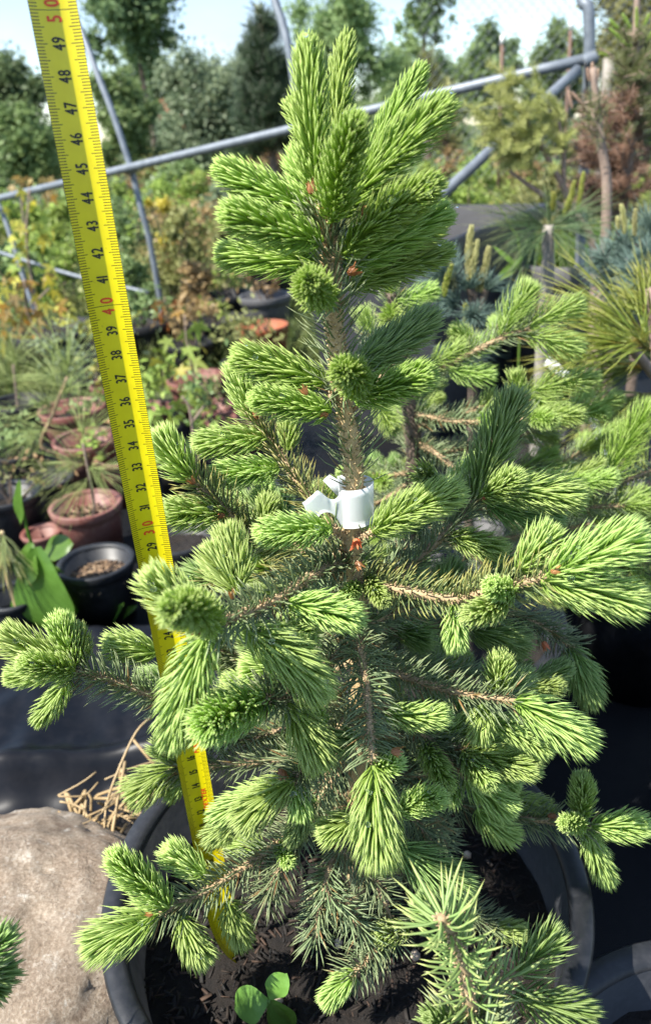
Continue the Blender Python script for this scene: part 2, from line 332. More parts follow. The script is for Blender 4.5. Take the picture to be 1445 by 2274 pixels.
def tapemat():
    m, n, b, out = mat('yellow_tape_paint'); uv = n.nodes.new('ShaderNodeUVMap'); sp = n.nodes.new('ShaderNodeSeparateXYZ'); n.links.new(uv.outputs[0], sp.inputs[0])
    def mth(op, a, c=None):
        x = n.nodes.new('ShaderNodeMath'); x.operation = op
        for k, v in enumerate((a, c)):
            if v is None: continue
            if hasattr(v, 'links'): n.links.new(v, x.inputs[k])
            else: x.inputs[k].default_value = v
        return x.outputs[0]
    X, Y = sp.outputs[0], sp.outputs[1]            # X across in mm (-8..8), Y along in mm
    def tick(period, halfw):
        f = mth('SUBTRACT', mth('FRACT', mth('ADD', mth('DIVIDE', Y, period), .5)), .5); return mth('LESS_THAN', mth('MULTIPLY', mth('ABSOLUTE', f), period), halfw)
    aX = mth('ABSOLUTE', X)
    t1 = mth('MULTIPLY', tick(1, .17), mth('GREATER_THAN', aX, 5.2)); t5 = mth('MULTIPLY', tick(5, .15), mth('GREATER_THAN', aX, 4.1)); t100 = tick(100, .13)
    t10 = mth('MULTIPLY', tick(10, .15), mth('GREATER_THAN', aX, 4.0))
    tk = mth('MAXIMUM', mth('MAXIMUM', t1, t5), mth('MAXIMUM', t100, t10))
    edge = mth('GREATER_THAN', aX, 7.9); tk = mth('MAXIMUM', tk, edge)
    f = noise_tex(n, 90, 5, .6); base = ramp(n, f, [(.3, (.66, .55, .002)), (.7, (.75, .64, .004))])
    sc = noise_tex(n, 420, 2, .5); base = mixc(n, ramp(n, sc, [(.70, (0, 0, 0)), (.76, (.5, .5, .5))]), base, (.45, .33, .02))
    c = mixc(n, tk, base, (.05, .042, .004)); n.links.new(c, b.inputs['Base Color'])
    b.inputs['Roughness'].default_value = .33; b.inputs['Coat Weight'].default_value = .25; b.inputs['Coat Roughness'].default_value = .2; return m
M['tape'] = tapemat()

# ------------------------------------------------------------------ ground
def sheet(name, x0, x1, y0, y1, nx, ny, zf, m, kind='structure', smooth=True):
    xs = np.linspace(x0, x1, nx); ys = np.linspace(y0, y1, ny); X, Y = np.meshgrid(xs, ys); Z = np.vectorize(zf)(X, Y)
    i = (np.arange(ny-1)[:, None]*nx+np.arange(nx-1)[None]).reshape(-1); q = np.stack([i, i+1, i+nx+1, i+nx], -1)
    o = MB().add(np.stack([X, Y, Z], -1).reshape(-1, 3), q).build(name, m, None, smooth); o['kind'] = kind; return o
sheet('ground', -250, 250, -150, 350, 40, 40, lambda x, y: GZ, M['ground'])
def wmz(x, y):
    return GZ+.004+.006*noise.noise(Vector((x*5, y*5, 1)))+.004*abs(noise.noise(Vector((x*11+3, y*7, 4))))+.004
sheet('weed_mat', -1.3, 1.6, -.5, 2.15, 150, 140, wmz, M['mat'])

# ------------------------------------------------------------------ pots
def lathe(mb, prof, cx, cy, n=72, wob=0.0, seed=0, col=(0.5, 0.5, 0.5)):
    an = np.arange(n)*2*np.pi/n; pr = np.asarray(prof, float); m = len(pr)
    k = 1+wob*np.sin(an*2+seed)
    v = np.stack([cx+pr[:, 0:1]*np.cos(an)*k, cy+pr[:, 0:1]*np.sin(an)/k, np.repeat(pr[:, 1:2], n, 1)], -1)
    i = np.arange(m-1)[:, None]*n; j = np.arange(n)[None]; kk = (j+1) % n
    mb.add(v.reshape(-1, 3), np.stack([i+j, i+kk, i+n+kk, i+n+j], -1).reshape(-1, 4), None, col); return mb
def pot(cx, cy, zr, r, h, m, label, soil=.03, name='plant_pot', group=None, lip=.010, skirt=.03, n=64, z0=None, wob=.008, taper=.76):
    z0 = zr-h if z0 is None else z0
    root = empty(name, (cx, cy, z0), label, 'pot', group); sd = RNG.uniform(0, 6)
    rb = r*taper
    def rr(z): return rb+(r-lip-rb)*((z-z0)/(zr-z0))
    b = MB(); lathe(b, [(0.001, z0+.004), (rb-.004, z0+.004), (rb, z0), (rr(zr-skirt), zr-skirt), (rr(zr-.004), zr-.004), (rr(zr)-.004, zr-.004), (rr(z0+.01)-.004, z0+.010), (0.001, z0+.010)], cx, cy, n, wob, sd)
    b.build('body', m, root, True)
    # rolled rim: flat top with a turned-down skirt
    t = lip*.22; p = [(r-lip-.0045, zr-.005), (r-lip-.004, zr-t), (r-lip-.001, zr), (r-t, zr+.0006), (r, zr-t), (r-.0015, zr-skirt*.55), (r-.003, zr-skirt), (r-.006, zr-skirt-.001), (r-.007, zr-skirt*.4), (r-lip-.0045, zr-.005)]
    ri = MB(); lathe(ri, p, cx, cy, n+24, wob, sd); ri.build('rim', m, root, True)
    zs = zr-soil; rs = (rr(zs)-.0035)
    k = 26; rad = np.linspace(0, 1, k); an = np.arange(48)*2*np.pi/48
    v = []
    for q in rad:
        for a in an:
            x, y = q*rs*math.cos(a), q*rs*math.sin(a)
            v.append((cx+x, cy+y, zs+.006*noise.noise(Vector(((cx+x)*40, (cy+y)*40, sd)))*(1-q**6)+.004*noise.noise(Vector(((cx+x)*110, (cy+y)*110, sd)))))
    i = np.arange(k-1)[:, None]*48; j = np.arange(48)[None]; kk = (j+1) % 48
    MB().add(v, np.stack([i+j, i+kk, i+48+kk, i+48+j], -1).reshape(-1, 4)).build('soil', M['soil'], root, True)
    return root

def chips(root, cx, cy, z, r, N, big=.006, name='bark_chips', pal=None, stick=1.0):
    mb = MB(); cube = np.array([(x, y, w) for x in (-1, 1) for y in (-1, 1) for w in (-1, 1)], float)
    fc = [(0, 1, 3, 2), (4, 6, 7, 5), (0, 4, 5, 1), (2, 3, 7, 6), (0, 2, 6, 4), (1, 5, 7, 3)]
    pal = pal or [(.055, .032, .018), (.10, .055, .03), (.17, .095, .05), (.03, .022, .017), (.28, .17, .10), (.055, .05, .052), (.02, .016, .014)]
    for _ in range(N):
        q = r*math.sqrt(RNG.random()); a = RNG.uniform(0, 6.283); s = big*RNG.uniform(.3, 1)**1.3
        d = cube*np.array([s, s*RNG.uniform(.3, .7)*stick, s*RNG.uniform(.12, .35)*max(stick, .5)])*RNG.uniform(.7, 1.25, (8, 3))
        e = Matrix.Rotation(RNG.uniform(0, 6.28), 3, 'Z') @ Matrix.Rotation(RNG.normal(0, .5), 3, 'X'); d = d @ np.array(e).T
        mb.add(d+np.array([cx+q*math.cos(a), cy+q*math.sin(a), z+.002+RNG.random()*.002]), fc, None, np.array(pal[RNG.integers(len(pal))])*RNG.uniform(.7, 1.2))
    o = mb.build(name, M['chip'], root); o['kind'] = 'stuff'; return o

PCX, PCY = (P(762, 1930, .33)[0]), .33
main_pot = pot(PCX, PCY, .05, .1490, .26, M['black'], 'large black plastic pot that holds the tagged spruce and the tape', soil=.05, lip=.0095, skirt=.034, n=120, wob=.004)
chips(main_pot, PCX, PCY, 0, .128, 2600, .0042, stick=.4, pal=[(.012, .009, .007), (.022, .014, .009), (.038, .022, .014), (.009, .008, .007), (.06, .035, .022), (.016, .013, .012)])
mb = MB()
for _ in range(9):
    q = .115*math.sqrt(RNG.random()); a = RNG.uniform(0, 6.28); s = RNG.uniform(.0018, .0042); bmx = bmesh.new(); bmesh.ops.create_icosphere(bmx, subdivisions=1, radius=s)
    v = np.array([w.co[:] for w in bmx.verts])*RNG.uniform(.65, 1.2, 3)*RNG.uniform(.85, 1.1, (len(bmx.verts), 1)); f = [[w.index for w in g.verts] for g in bmx.faces]; bmx.free()
    mb.add(v+np.array([PCX+q*math.cos(a), PCY+q*math.sin(a), .003]), None, f, (.55, .44, .33) if RNG.random() < .6 else (.6, .27, .15))
mb.build('pale_grit', M['chip'], main_pot)['kind'] = 'stuff'

# ------------------------------------------------------------------ spruces from branch tables
def spruce(label, base, trunk, trad, branches, Yc, nm='new', om='old', tm='bark', wm='twig', dens=7800, sides=4, odens=3300, oln=.0165, onw=.00105, group=None, trunk_needles=(0, 1, 1500), osides=3):
    """trunk: pixel path (x, y, dy); branches: (path, radius, shoots, options)"""
    root = empty('spruce_tree', tuple(base), label, 'spruce', group)
    tp = catmull([base]+[P(x, y, Yc+d) for x, y, d in trunk], 60); rr = np.interp(np.linspace(0, 1, 60), np.linspace(0, 1, len(trad)), trad)
    mb = MB(); tube(mb, tp, rr*(1+.05*np.sin(np.arange(60)*1.7)), 12, (.5, .0, 0), .05); pegs(mb, tp, rr, 1700, .0028); mb.build('trunk', M[tm], root, True)
    if trunk_needles:
        nb = MB()
        for u0, u1, dn in (trunk_needles if isinstance(trunk_needles, list) else [trunk_needles]): twig_needles(nb, tp, dn, oln*1.35, onw, osides, (52, 84), .3, u0=u0, u1=u1)
        nb.build('trunk_needles', M[om], root)['kind'] = 'stuff'
    for path, rad, shoots, opt in branches:
        if path:
            pts = [q_ if isinstance(q_, np.ndarray) else P(q_[0], q_[1], Yc+q_[2]) for q_ in path]; c = catmull(pts, 26); wr = np.linspace(rad, rad*.55, 26)
            mb = MB(); tube(mb, c, wr, 8, (.5, .0, 0), .06); pegs(mb, c, wr, 2200, .0020); br = mb.build('branch', M[wm], root, True)
            nb = MB(); twig_needles(nb, c, odens*opt.get('od', 1), oln*opt.get('ol', 1), onw, osides, opt.get('ang', (46, 74)), opt.get('up', .5), u0=opt.get('u0', .04), u1=1)
            nb.build('needles', M[opt.get('om', om)], br)['kind'] = 'stuff'
        else: br = root
        for s in shoots:
            w = s[2]; o = s[3] if len(s) > 3 else {}
            if isinstance(s[0], np.ndarray): A, B = s[0], s[1]; t = FPX
            else: A = P(s[0][0], s[0][1], Yc+s[0][2]); B = P(s[1][0], s[1][1], Yc+s[1][2]); mid = (A+B)/2; t = ((mid-CAM) @ _F)*1.04
            sb, c = shoot(A, B, w*t/FPX, o.get('dens', dens), o.get('sides', sides), open_=o.get('open', 1.0))
            ob = sb.build('shoot', M[o.get('m', opt.get('nm', nm))], br); SHOOTS.append((ob, c, w*t/FPX))
    return root
SHOOTS = []
def fill_branches(rng, trunk_pts, n, z0, z1, az0, az1, len0, len1, nm='new_blue', sd=.022, up=(.05, .35)):
    """more branches round the stem: azimuth in degrees (90 is away from the camera)"""
    tr = catmull(trunk_pts, 80); out = []
    for k in range(n):
        f = (k+rng.random())/n; z = z0+(z1-z0)*f; i = int(np.argmin(abs(tr[:, 2]-z))); A = tr[i]; az = math.radians(rng.uniform(az0, az1)); L = (len0+(len1-len0)*f)*rng.uniform(.75, 1.1); e = rng.uniform(*up)
        h = np.array([math.cos(az), math.sin(az), 0]); s_ = np.array([-h[1], h[0], 0]); up_ = np.array([0, 0, 1.0])
        B = A+h*L+up_*L*e; Mp = (A+B)/2+up_*L*-.04+s_*rng.normal(0, .006); sh = []
        d = nrm(B-Mp); sh.append((B-d*.004, B+d*rng.uniform(.032, .05), sd*rng.uniform(.9, 1.15), {'m': nm if rng.random() < .6 else 'new_pale'}))
        for sg in (-1, 1):
            for q, a in ((.97, .75), (.62, .9)):
                if rng.random() < .75:
                    p = A+(B-A)*q; dd = nrm(d*math.cos(a)+s_*sg*math.sin(a)+up_*rng.uniform(-.1, .35)); sh.append((p, p+dd*rng.uniform(.026, .042), sd*rng.uniform(.75, 1.0), {'m': nm if rng.random() < .6 else 'new_pale'}))
        out.append(([A, Mp, B], .0020, sh, {'od': .85}))
    return out

T = [  # the whorl round the leader
 ([(735, 560, 0), (716, 460, 0)], .0028, [
  ((712, 450, 0), (681, 72, .004), 112), ((752, 430, .015), (772, 66, .04), 84), ((775, 430, .02), (944, 140, .04), 88),
  ((738, 490, -.012), (792, 250, -.045), 118), ((752, 480, -.004), (1010, 212, -.012), 132),
  ((700, 440, .02), (652, 335, .035), 100), ((695, 320, .03), (640, 218, .04), 70)], {'od': .7}),
 ([(738, 580, 0), (755, 560, -.004)], .0025, [((760, 565, -.004), (982, 395, -.03), 122), ((765, 600, .004), (1006, 462, .012), 122), ((770, 640, .015), (1006, 552, .04), 96), ((800, 560, .02), (985, 500, .03), 110)], {'od': .6}),
 ([(732, 560, 0), (712, 535, -.002)], .0025, [((712, 480, .002), (470, 365, -.002), 108), ((712, 540, -.008), (486, 468, -.028), 122), ((715, 590, .004), (475, 562, .008), 112), ((700, 530, .02), (560, 530, .03), 90)], {'od': .6}),
 ([(745, 680, 0), (728, 660, -.01)], .0025, [((726, 655, -.012), (686, 622, -.075), 100, {'open': .95})], {'od': .6}),
 # second tier
 ([(758, 850, 0), (775, 860, -.008)], .0024, [((790, 868, -.012), (756, 824, -.070), 94), ((785, 885, -.01), (968, 824, -.028), 98), ((795, 825, .01), (970, 695, .045), 112, {'m': 'new_blue'}), ((800, 800, .01), (905, 750, .05), 90, {'m': 'new_blue'})], {'od': .6}),
 ([(755, 880, 0), (730, 880, -.004)], .0024, [((725, 850, 0), (510, 786, -.004), 106), ((735, 912, -.008), (552, 884, -.02), 84), ((700, 880, .015), (590, 860, .03), 80)], {'od': .6}),
 # long branch behind the label, up left
 ([(770, 1200, .005), (700, 1120, .03), (655, 1060, .04), (610, 990, .05), (565, 925, .055)], .0022, [((567, 935, .055), (512, 800, .06), 74), ((592, 972, .05), (424, 990, .035), 84), ((618, 1040, .04), (463, 1056, .02), 82), ((640, 1000, .045), (640, 925, .05), 60)], {'up': .2, 'om': 'old_pale'}),
 ([(765, 1235, 0), (680, 1220, .01), (560, 1185, .015), (490, 1120, .012), (428, 1065, .01)], .0023, [((432, 1065, .01), (344, 952, .01), 100), ((505, 1140, .012), (354, 1138, -.005), 96), ((585, 1185, .015), (602, 1096, .02), 62), ((560, 1200, .016), (488, 1150, .02), 92), ((640, 1190, .02), (570, 1080, .03), 60)], {'up': .2, 'om': 'old_pale'}),
 ([(772, 1195, 0), (735, 1172, -.010)], .0022, [((735, 1172, -.010), (566, 1186, -.03), 92)], {'u0': .5, 'od': .25}),
 ([(780, 1200, 0), (830, 1180, -.012)], .0022, [((828, 1182, -.012), (1034, 1082, -.025), 108)], {'u0': .5, 'od': .25}),
 # right behind: shaded branch, its shade painted with the darker needles
 ([(780, 1300, .01), (888, 1275, .02), (993, 1180, .03), (1055, 1108, .035)], .0024, [((1052, 1112, .035), (1152, 858, .05), 118, {'m': 'new_blue'}), ((1066, 1105, .03), (1156, 1052, .015), 80), ((1085, 1092, .03), (1306, 1104, .01), 112), ((1080, 1120, .035), (1256, 1158, .03), 100, {'m': 'new_blue'}), ((1000, 1190, .03), (1126, 1226, .01), 76), ((960, 1060, .04), (930, 1050, .03), 70, {'m': 'new_blue'}), ((1010, 1120, .04), (932, 1056, .045), 80, {'m': 'new_blue'})], {}),
 # right front
 ([(795, 1290, 0), (868, 1305, -.012), (1003, 1330, -.035), (1073, 1316, -.045), (1215, 1280, -.06)], .0025, [((1215, 1278, -.06), (1444, 1180, -.072), 142), ((1200, 1290, -.06), (1444, 1346, -.075), 128), ((1148, 1268, -.05), (1236, 1164, -.045), 98), ((1007, 1342, -.035), (1012, 1454, -.05), 66), ((1128, 1318, -.055), (1032, 1372, -.075), 76), ((1140, 1310, -.055), (1085, 1300, -.075), 62)], {'om': 'old_pale', 'ang': (50, 80)}),
 ([], 0, [((818, 1285, -.004), (856, 1342, -.03), 52), ((790, 1300, -.004), (760, 1335, -.03), 46), ((800, 1250, .02), (880, 1235, .04), 70)], {}),
 # front left branch, towards the camera
 ([(772, 1250, 0), (720, 1262, -.015), (600, 1340, -.055), (470, 1388, -.09)], .0027, [((470, 1392, -.09), (374, 1352, -.150), 122, {'open': .9}), ((440, 1372, -.09), (316, 1268, -.085), 118), ((462, 1405, -.092), (374, 1666, -.10), 136), ((545, 1395, -.07), (734, 1556, -.085), 138), ((640, 1340, -.05), (810, 1378, -.065), 104), ((528, 1318, -.06), (462, 1205, -.045), 104), ((535, 1300, -.055), (500, 1160, -.04), 96), ((600, 1400, -.05), (700, 1420, -.06), 90)], {'ol': 1.05}),
 # far left branch
 ([(790, 1470, 0), (600, 1530, .0), (430, 1560, -.005), (345, 1545, -.01), (255, 1512, -.012), (160, 1488, -.015)], .0024, [((165, 1490, -.015), (-5, 1398, -.015), 104), ((168, 1480, -.012), (124, 1362, -.01), 78), ((185, 1478, -.01), (166, 1384, -.005), 66), ((165, 1490, -.02), (44, 1470, -.04), 76), ((120, 1494, -.018), (6, 1502, -.022), 62), ((152, 1505, -.02), (78, 1612, -.03), 64), ((355, 1450, .01), (228, 1430, .005), 92), ((420, 1520, .02), (300, 1500, .03), 70, {'m': 'new_blue'})], {'ang': (55, 82), 'up': .1}),
 # centre, low front
 ([(790, 1420, 0), (720, 1480, -.03), (640, 1545, -.06), (590, 1552, -.075)], .0024, [((598, 1552, -.07), (440, 1622, -.12), 142, {'open': .9}), ((640, 1562, -.065), (720, 1714, -.085), 116), ((660, 1500, -.04), (530, 1480, -.04), 90), ((560, 1545, -.04), (470, 1560, -.03), 80)], {}),
 ([(785, 1620, 0), (700, 1670, -.01), (595, 1690, .0), (445, 1702, .01), (380, 1705, .01)], .0021, [((388, 1702, .01), (280, 1772, .0), 104), ((400, 1690, .012), (345, 1648, .012), 80), ((420, 1720, .012), (370, 1770, .01), 60), ((400, 1640, -.01), (355, 1640, -.01), 60)], {}),
 ([(790, 1560, 0), (740, 1640, -.04), (690, 1690, -.06), (650, 1735, -.07)], .0022, [((655, 1730, -.07), (520, 1842, -.085), 108), ((620, 1745, -.065), (464, 1818, -.06), 84), ((655, 1745, -.07), (668, 1826, -.08), 62), ((560, 1800, -.06), (456, 1872, -.055), 80), ((700, 1640, -.05), (690, 1560, -.05), 70), ((690, 1760, -.05), (640, 1880, -.06), 60, {'m': 'new_blue'})], {}),
 ([(788, 1790, 0), (700, 1820, -.015), (610, 1880, -.035), (480, 1965, -.055), (350, 2032, -.07)], .0025, [((352, 2030, -.07), (182, 2112, -.085), 122), ((375, 2015, -.07), (242, 1892, -.07), 90), ((455, 1942, -.055), (362, 1882, -.05), 84), ((402, 2035, -.07), (464, 2146, -.085), 86), ((505, 2000, -.055), (542, 2104, -.06), 78), ((622, 1878, -.035), (642, 1920, -.06), 46), ((585, 1885, -.03), (500, 1866, -.02), 70), ((470, 1960, -.04), (420, 1925, -.03), 60)], {'ang': (52, 80), 'od': 1.1}),
 # centre branch straight to the camera
 ([(795, 1370, -.005), (798, 1420, -.02), (813, 1525, -.055), (828, 1690, -.085)], .0024, [((828, 1700, -.088), (846, 1942, -.118), 142), ((800, 1810, -.07), (702, 1858, -.08), 84), ((880, 1805, -.06), (984, 1766, -.07), 78), ((880, 1880, -.05), (1048, 1984, -.06), 118, {'m': 'new_blue'}), ((855, 1582, -.05), (1003, 1590, -.06), 76), ((800, 1640, -.06), (715, 1655, -.06), 78, {'m': 'new_blue'}), ((838, 1700, -.08), (890, 1690, -.09), 60)], {'ang': (60, 84), 'up': .2}),
 # right middle
 ([(798, 1440, 0), (853, 1485, -.012), (1003, 1535, -.035), (1145, 1556, -.05)], .0024, [((1140, 1556, -.05), (1322, 1664, -.065), 122), ((1105, 1538, -.04), (1110, 1450, -.04), 76), ((1075, 1560, -.04), (1062, 1656, -.05), 68), ((1085, 1600, -.035), (1230, 1674, -.05), 76), ((1120, 1540, -.03), (1172, 1500, -.01), 80, {'m': 'new_blue'})], {'ang': (48, 74)}),
 ([(800, 1400, .02), (950, 1390, .04), (1100, 1360, .05), (1188, 1382, .055), (1273, 1440, .05)], .0022, [((1268, 1435, .05), (1318, 1570, .045), 98, {'m': 'new_blue'}), ((1040, 1400, .045), (1178, 1432, .04), 104, {'m': 'new_blue'}), ((880, 1400, .03), (962, 1420, .02), 90, {'m': 'new_blue'})], {}),
 ([(800, 1530, 0), (923, 1615, -.012), (1033, 1725, -.03)], .0022, [((1035, 1725, -.03), (1148, 1810, -.045), 88), ((1010, 1730, -.025), (994, 1786, -.04), 62), ((1055, 1800, -.02), (1150, 1866, -.03), 80), ((960, 1660, -.01), (1085, 1680, -.01), 80, {'m': 'new_blue'})], {}),
 ([(800, 1680, 0), (930, 1750, -.004), (1040, 1790, -.008), (1148, 1815, -.01), (1312, 1836, -.02)], .0022, [((1312, 1836, -.02), (1447, 1834, -.028), 82), ((1285, 1820, -.018), (1292, 1716, -.015), 68), ((1300, 1842, -.02), (1356, 1970, -.03), 70), ((1288, 1836, -.018), (1250, 1826, -.045), 52), ((1125, 1772, .0), (1230, 1804, -.005), 66)], {'ang': (55, 80), 'up': .1}),
 # low inner twigs without new growth
 ([(795, 1780, -.01), (758, 1870, -.04), (800, 1920, -.05), (856, 1985, -.06)], .0017, [], {'od': .9}),
 ([(785, 1800, -.01), (723, 1960, -.05), (770, 2020, -.055), (820, 2090, -.06)], .0017, [], {'od': .9}),
 ([(785, 1820, -.005), (740, 1930, -.03), (712, 2010, -.05), (700, 2090, -.055)], .0017, [], {'od': .9}),
 ([(795, 1650, .0), (700, 1790, -.03), (620, 1930, -.05), (590, 2000, -.055)], .0017, [], {'od': .9}),
 ([(800, 1720, .0), (870, 1780, -.02), (930, 1830, -.03), (960, 1890, -.035)], .0017, [], {'od': .9}),
 ([(800, 1560, .0), (760, 1650, -.03), (700, 1760, -.05)], .0017, [], {'od': .9}),
 ([(800, 1600, .01), (880, 1690, .01), (950, 1790, .015), (990, 1880, .02)], .0017, [], {'od': .9}),
 ([(795, 1500, .01), (690, 1590, .02), (560, 1640, .03), (470, 1650, .03)], .0018, [((480, 1650, .03), (400, 1600, .03), 70, {'m': 'new_blue'})], {'od': .9}),
 ([(795, 1350, .01), (690, 1430, .03), (560, 1460, .05), (480, 1440, .05)], .0018, [((490, 1440, .05), (415, 1330, .055), 90, {'m': 'new_blue'}), ((600, 1450, .04), (520, 1380, .04), 80, {'m': 'new_blue'})], {'od': .9}),
 ([(795, 1300, .01), (690, 1260, .05), (590, 1270, .07), (470, 1290, .08)], .0018, [((480, 1290, .08), (410, 1270, .09), 80, {'m': 'new_blue'}), ((600, 1270, .07), (520, 1220, .07), 80)], {'od': .9, 'om': 'old_pale'}),
 ([(800, 1460, .015), (930, 1480, .03), (1060, 1500, .05)], .0018, [((1060, 1500, .05), (1180, 1480, .055), 80, {'m': 'new_blue'})], {'od': .9}),
 ([(790, 1850, -.02), (870, 2060, -.05), (843, 2100, -.06), (775, 2172, -.075)], .0017, [((790, 2158, -.072), (712, 2236, -.085), 66), ((905, 2062, -.05), (828, 2082, -.062), 66)], {'od': .9, 'ang': (58, 84)}),
 ([(800, 1850, -.01), (980, 1990, -.03), (1090, 2060, -.04)], .0017, [((1090, 2062, -.04), (1172, 2070, -.045), 58)], {'od': .8}),
]
BASE = np.array([P(790, 2047, YC)[0], YC, 0.0])
_tp = [BASE]+[P(x, y, YC) for x, y in ((795, 1700), (800, 1420), (780, 1250), (786, 1060), (765, 900), (742, 720))]
_rf = np.random.default_rng(11)
T += fill_branches(_rf, _tp, 6, .06, .27, 15, 75, .11, .08)+fill_branches(_rf, _tp, 7, .06, .27, 105, 155, .11, .08)+fill_branches(_rf, _tp, 2, .11, .19, -30, 5, .08, .06, 'new_pale', .020, (-.1, .2))
for b_ in T[:6]: b_[3]['nm'] = 'new'
for b_ in T[:3]: b_[2][:] = [(s_[0], s_[1], s_[2]*.90)+tuple(s_[3:]) for s_ in b_[2]]
main = spruce('young spruce with bright fresh shoots and a white label round its stem', BASE,
              [(795, 1700, 0), (800, 1420, 0), (780, 1250, 0), (786, 1060, 0), (765, 900, 0), (742, 720, 0), (735, 560, 0), (714, 455, 0)],
              [.0062, .0058, .0052, .0048, .0046, .0040, .0034, .0032, .0026], T, YC, nm='new_pale', trunk_needles=[(.36, .405, 1800), (.485, .985, 1500)])

# bud scales left at the foot of the new shoots
def bud(parent, pos, d, size, m='bud', name='bud_scale', k=12):
    mb = MB(); d = nrm(d); a = nrm(np.cross(d, [.3, .2, 1.0])); b = np.cross(d, a)
    for i in range(k):
        ph = i*6.283/k+RNG.uniform(-.3, .3); r = np.cos(ph)*a+np.sin(ph)*b; s = np.cross(d, r); L = size*RNG.uniform(.7, 1.15)
        pts = []
        for t, w, o in ((0, .24, .12), (.35, .34, .34), (.7, .22, .40), (1.0, .04, .60)):
            for e in (-1, 1): pts.append(pos+d*L*t+r*L*o*RNG.uniform(.85, 1.15)+s*e*L*w*.55)
        mb.add(pts, [(0, 1, 3, 2), (2, 3, 5, 4), (4, 5, 7, 6)], None, (RNG.random(), .2, .5))
    o = mb.build(name, M[m], parent, True); o.data.materials[0].use_backface_culling = False; return o
for x, y, d, dx, dy, s in [(690, 430, -.012, .1, -1, .0055), (803, 478, -.01, .5, -.6, .005), (772, 608, -.012, .8, -.4, .0055), (722, 470, -.01, -.3, -1, .005), (682, 876, -.025, -.4, -.6, .0048), (728, 922, -.012, -.8, -.2, .0045),
                           (432, 1074, .002, -.6, -.6, .0045), (500, 1145, .004, -1, 0, .004), (516, 1330, -.075, -.3, -.9, .0048), (455, 1400, -.10, -.8, -.1, .006), (868, 1668, -.092, .9, .2, .0055), (572, 930, .045, -.3, -.9, .0045),
                           (1215, 1812, -.014, 1, -.1, .0055), (1222, 1270, -.066, 1, -.2, .0045), (1205, 1425, .045, .3, .5, .006), (340, 2030, -.076, -1, .2, .004), (622, 1706, -.07, .2, .6, .006), (1033, 1722, -.036, .5, .4, .004), (1070, 1112, .028, .4, -.6, .0045), (790, 1245, -.012, .2, .3, .0055)]:
    p = P(x, y, YC+d); bud(main, p, _R*dx-_U*dy*1.0, s*.85, 'budred' if (x, y) in ((1205, 1425), (1070, 1112)) else 'bud')
bud(main, P(792, 1198, YC-.012), -_F*.6-_U*.4, .0055, 'budred', 'bud', 9)

# rain drops on the shoots
mb = MB(); bmx = bmesh.new(); bmesh.ops.create_icosphere(bmx, subdivisions=2, radius=1.0); iv = np.array([w.co[:] for w in bmx.verts]); fi = [[w.index for w in g.verts] for g in bmx.faces]; bmx.free()
tocam = lambda p: nrm(CAM-p)
for k in range(330):
    ob, c, dm = SHOOTS[RNG.integers(len(SHOOTS))]; p = c[RNG.integers(3, 12)]; d = nrm(tocam(p)*1.0+np.array([0, 0, .55])+RNG.normal(0, .5, 3))
    r = .0006+.0009*RNG.random()**2.5
    if k < 36: r = .0016
    mb.add(p+d*dm*.40+iv*r*np.array([1, 1, .9]), None, fi)
mb.build('water_drops', M['water'], main, True)['kind'] = 'stuff'

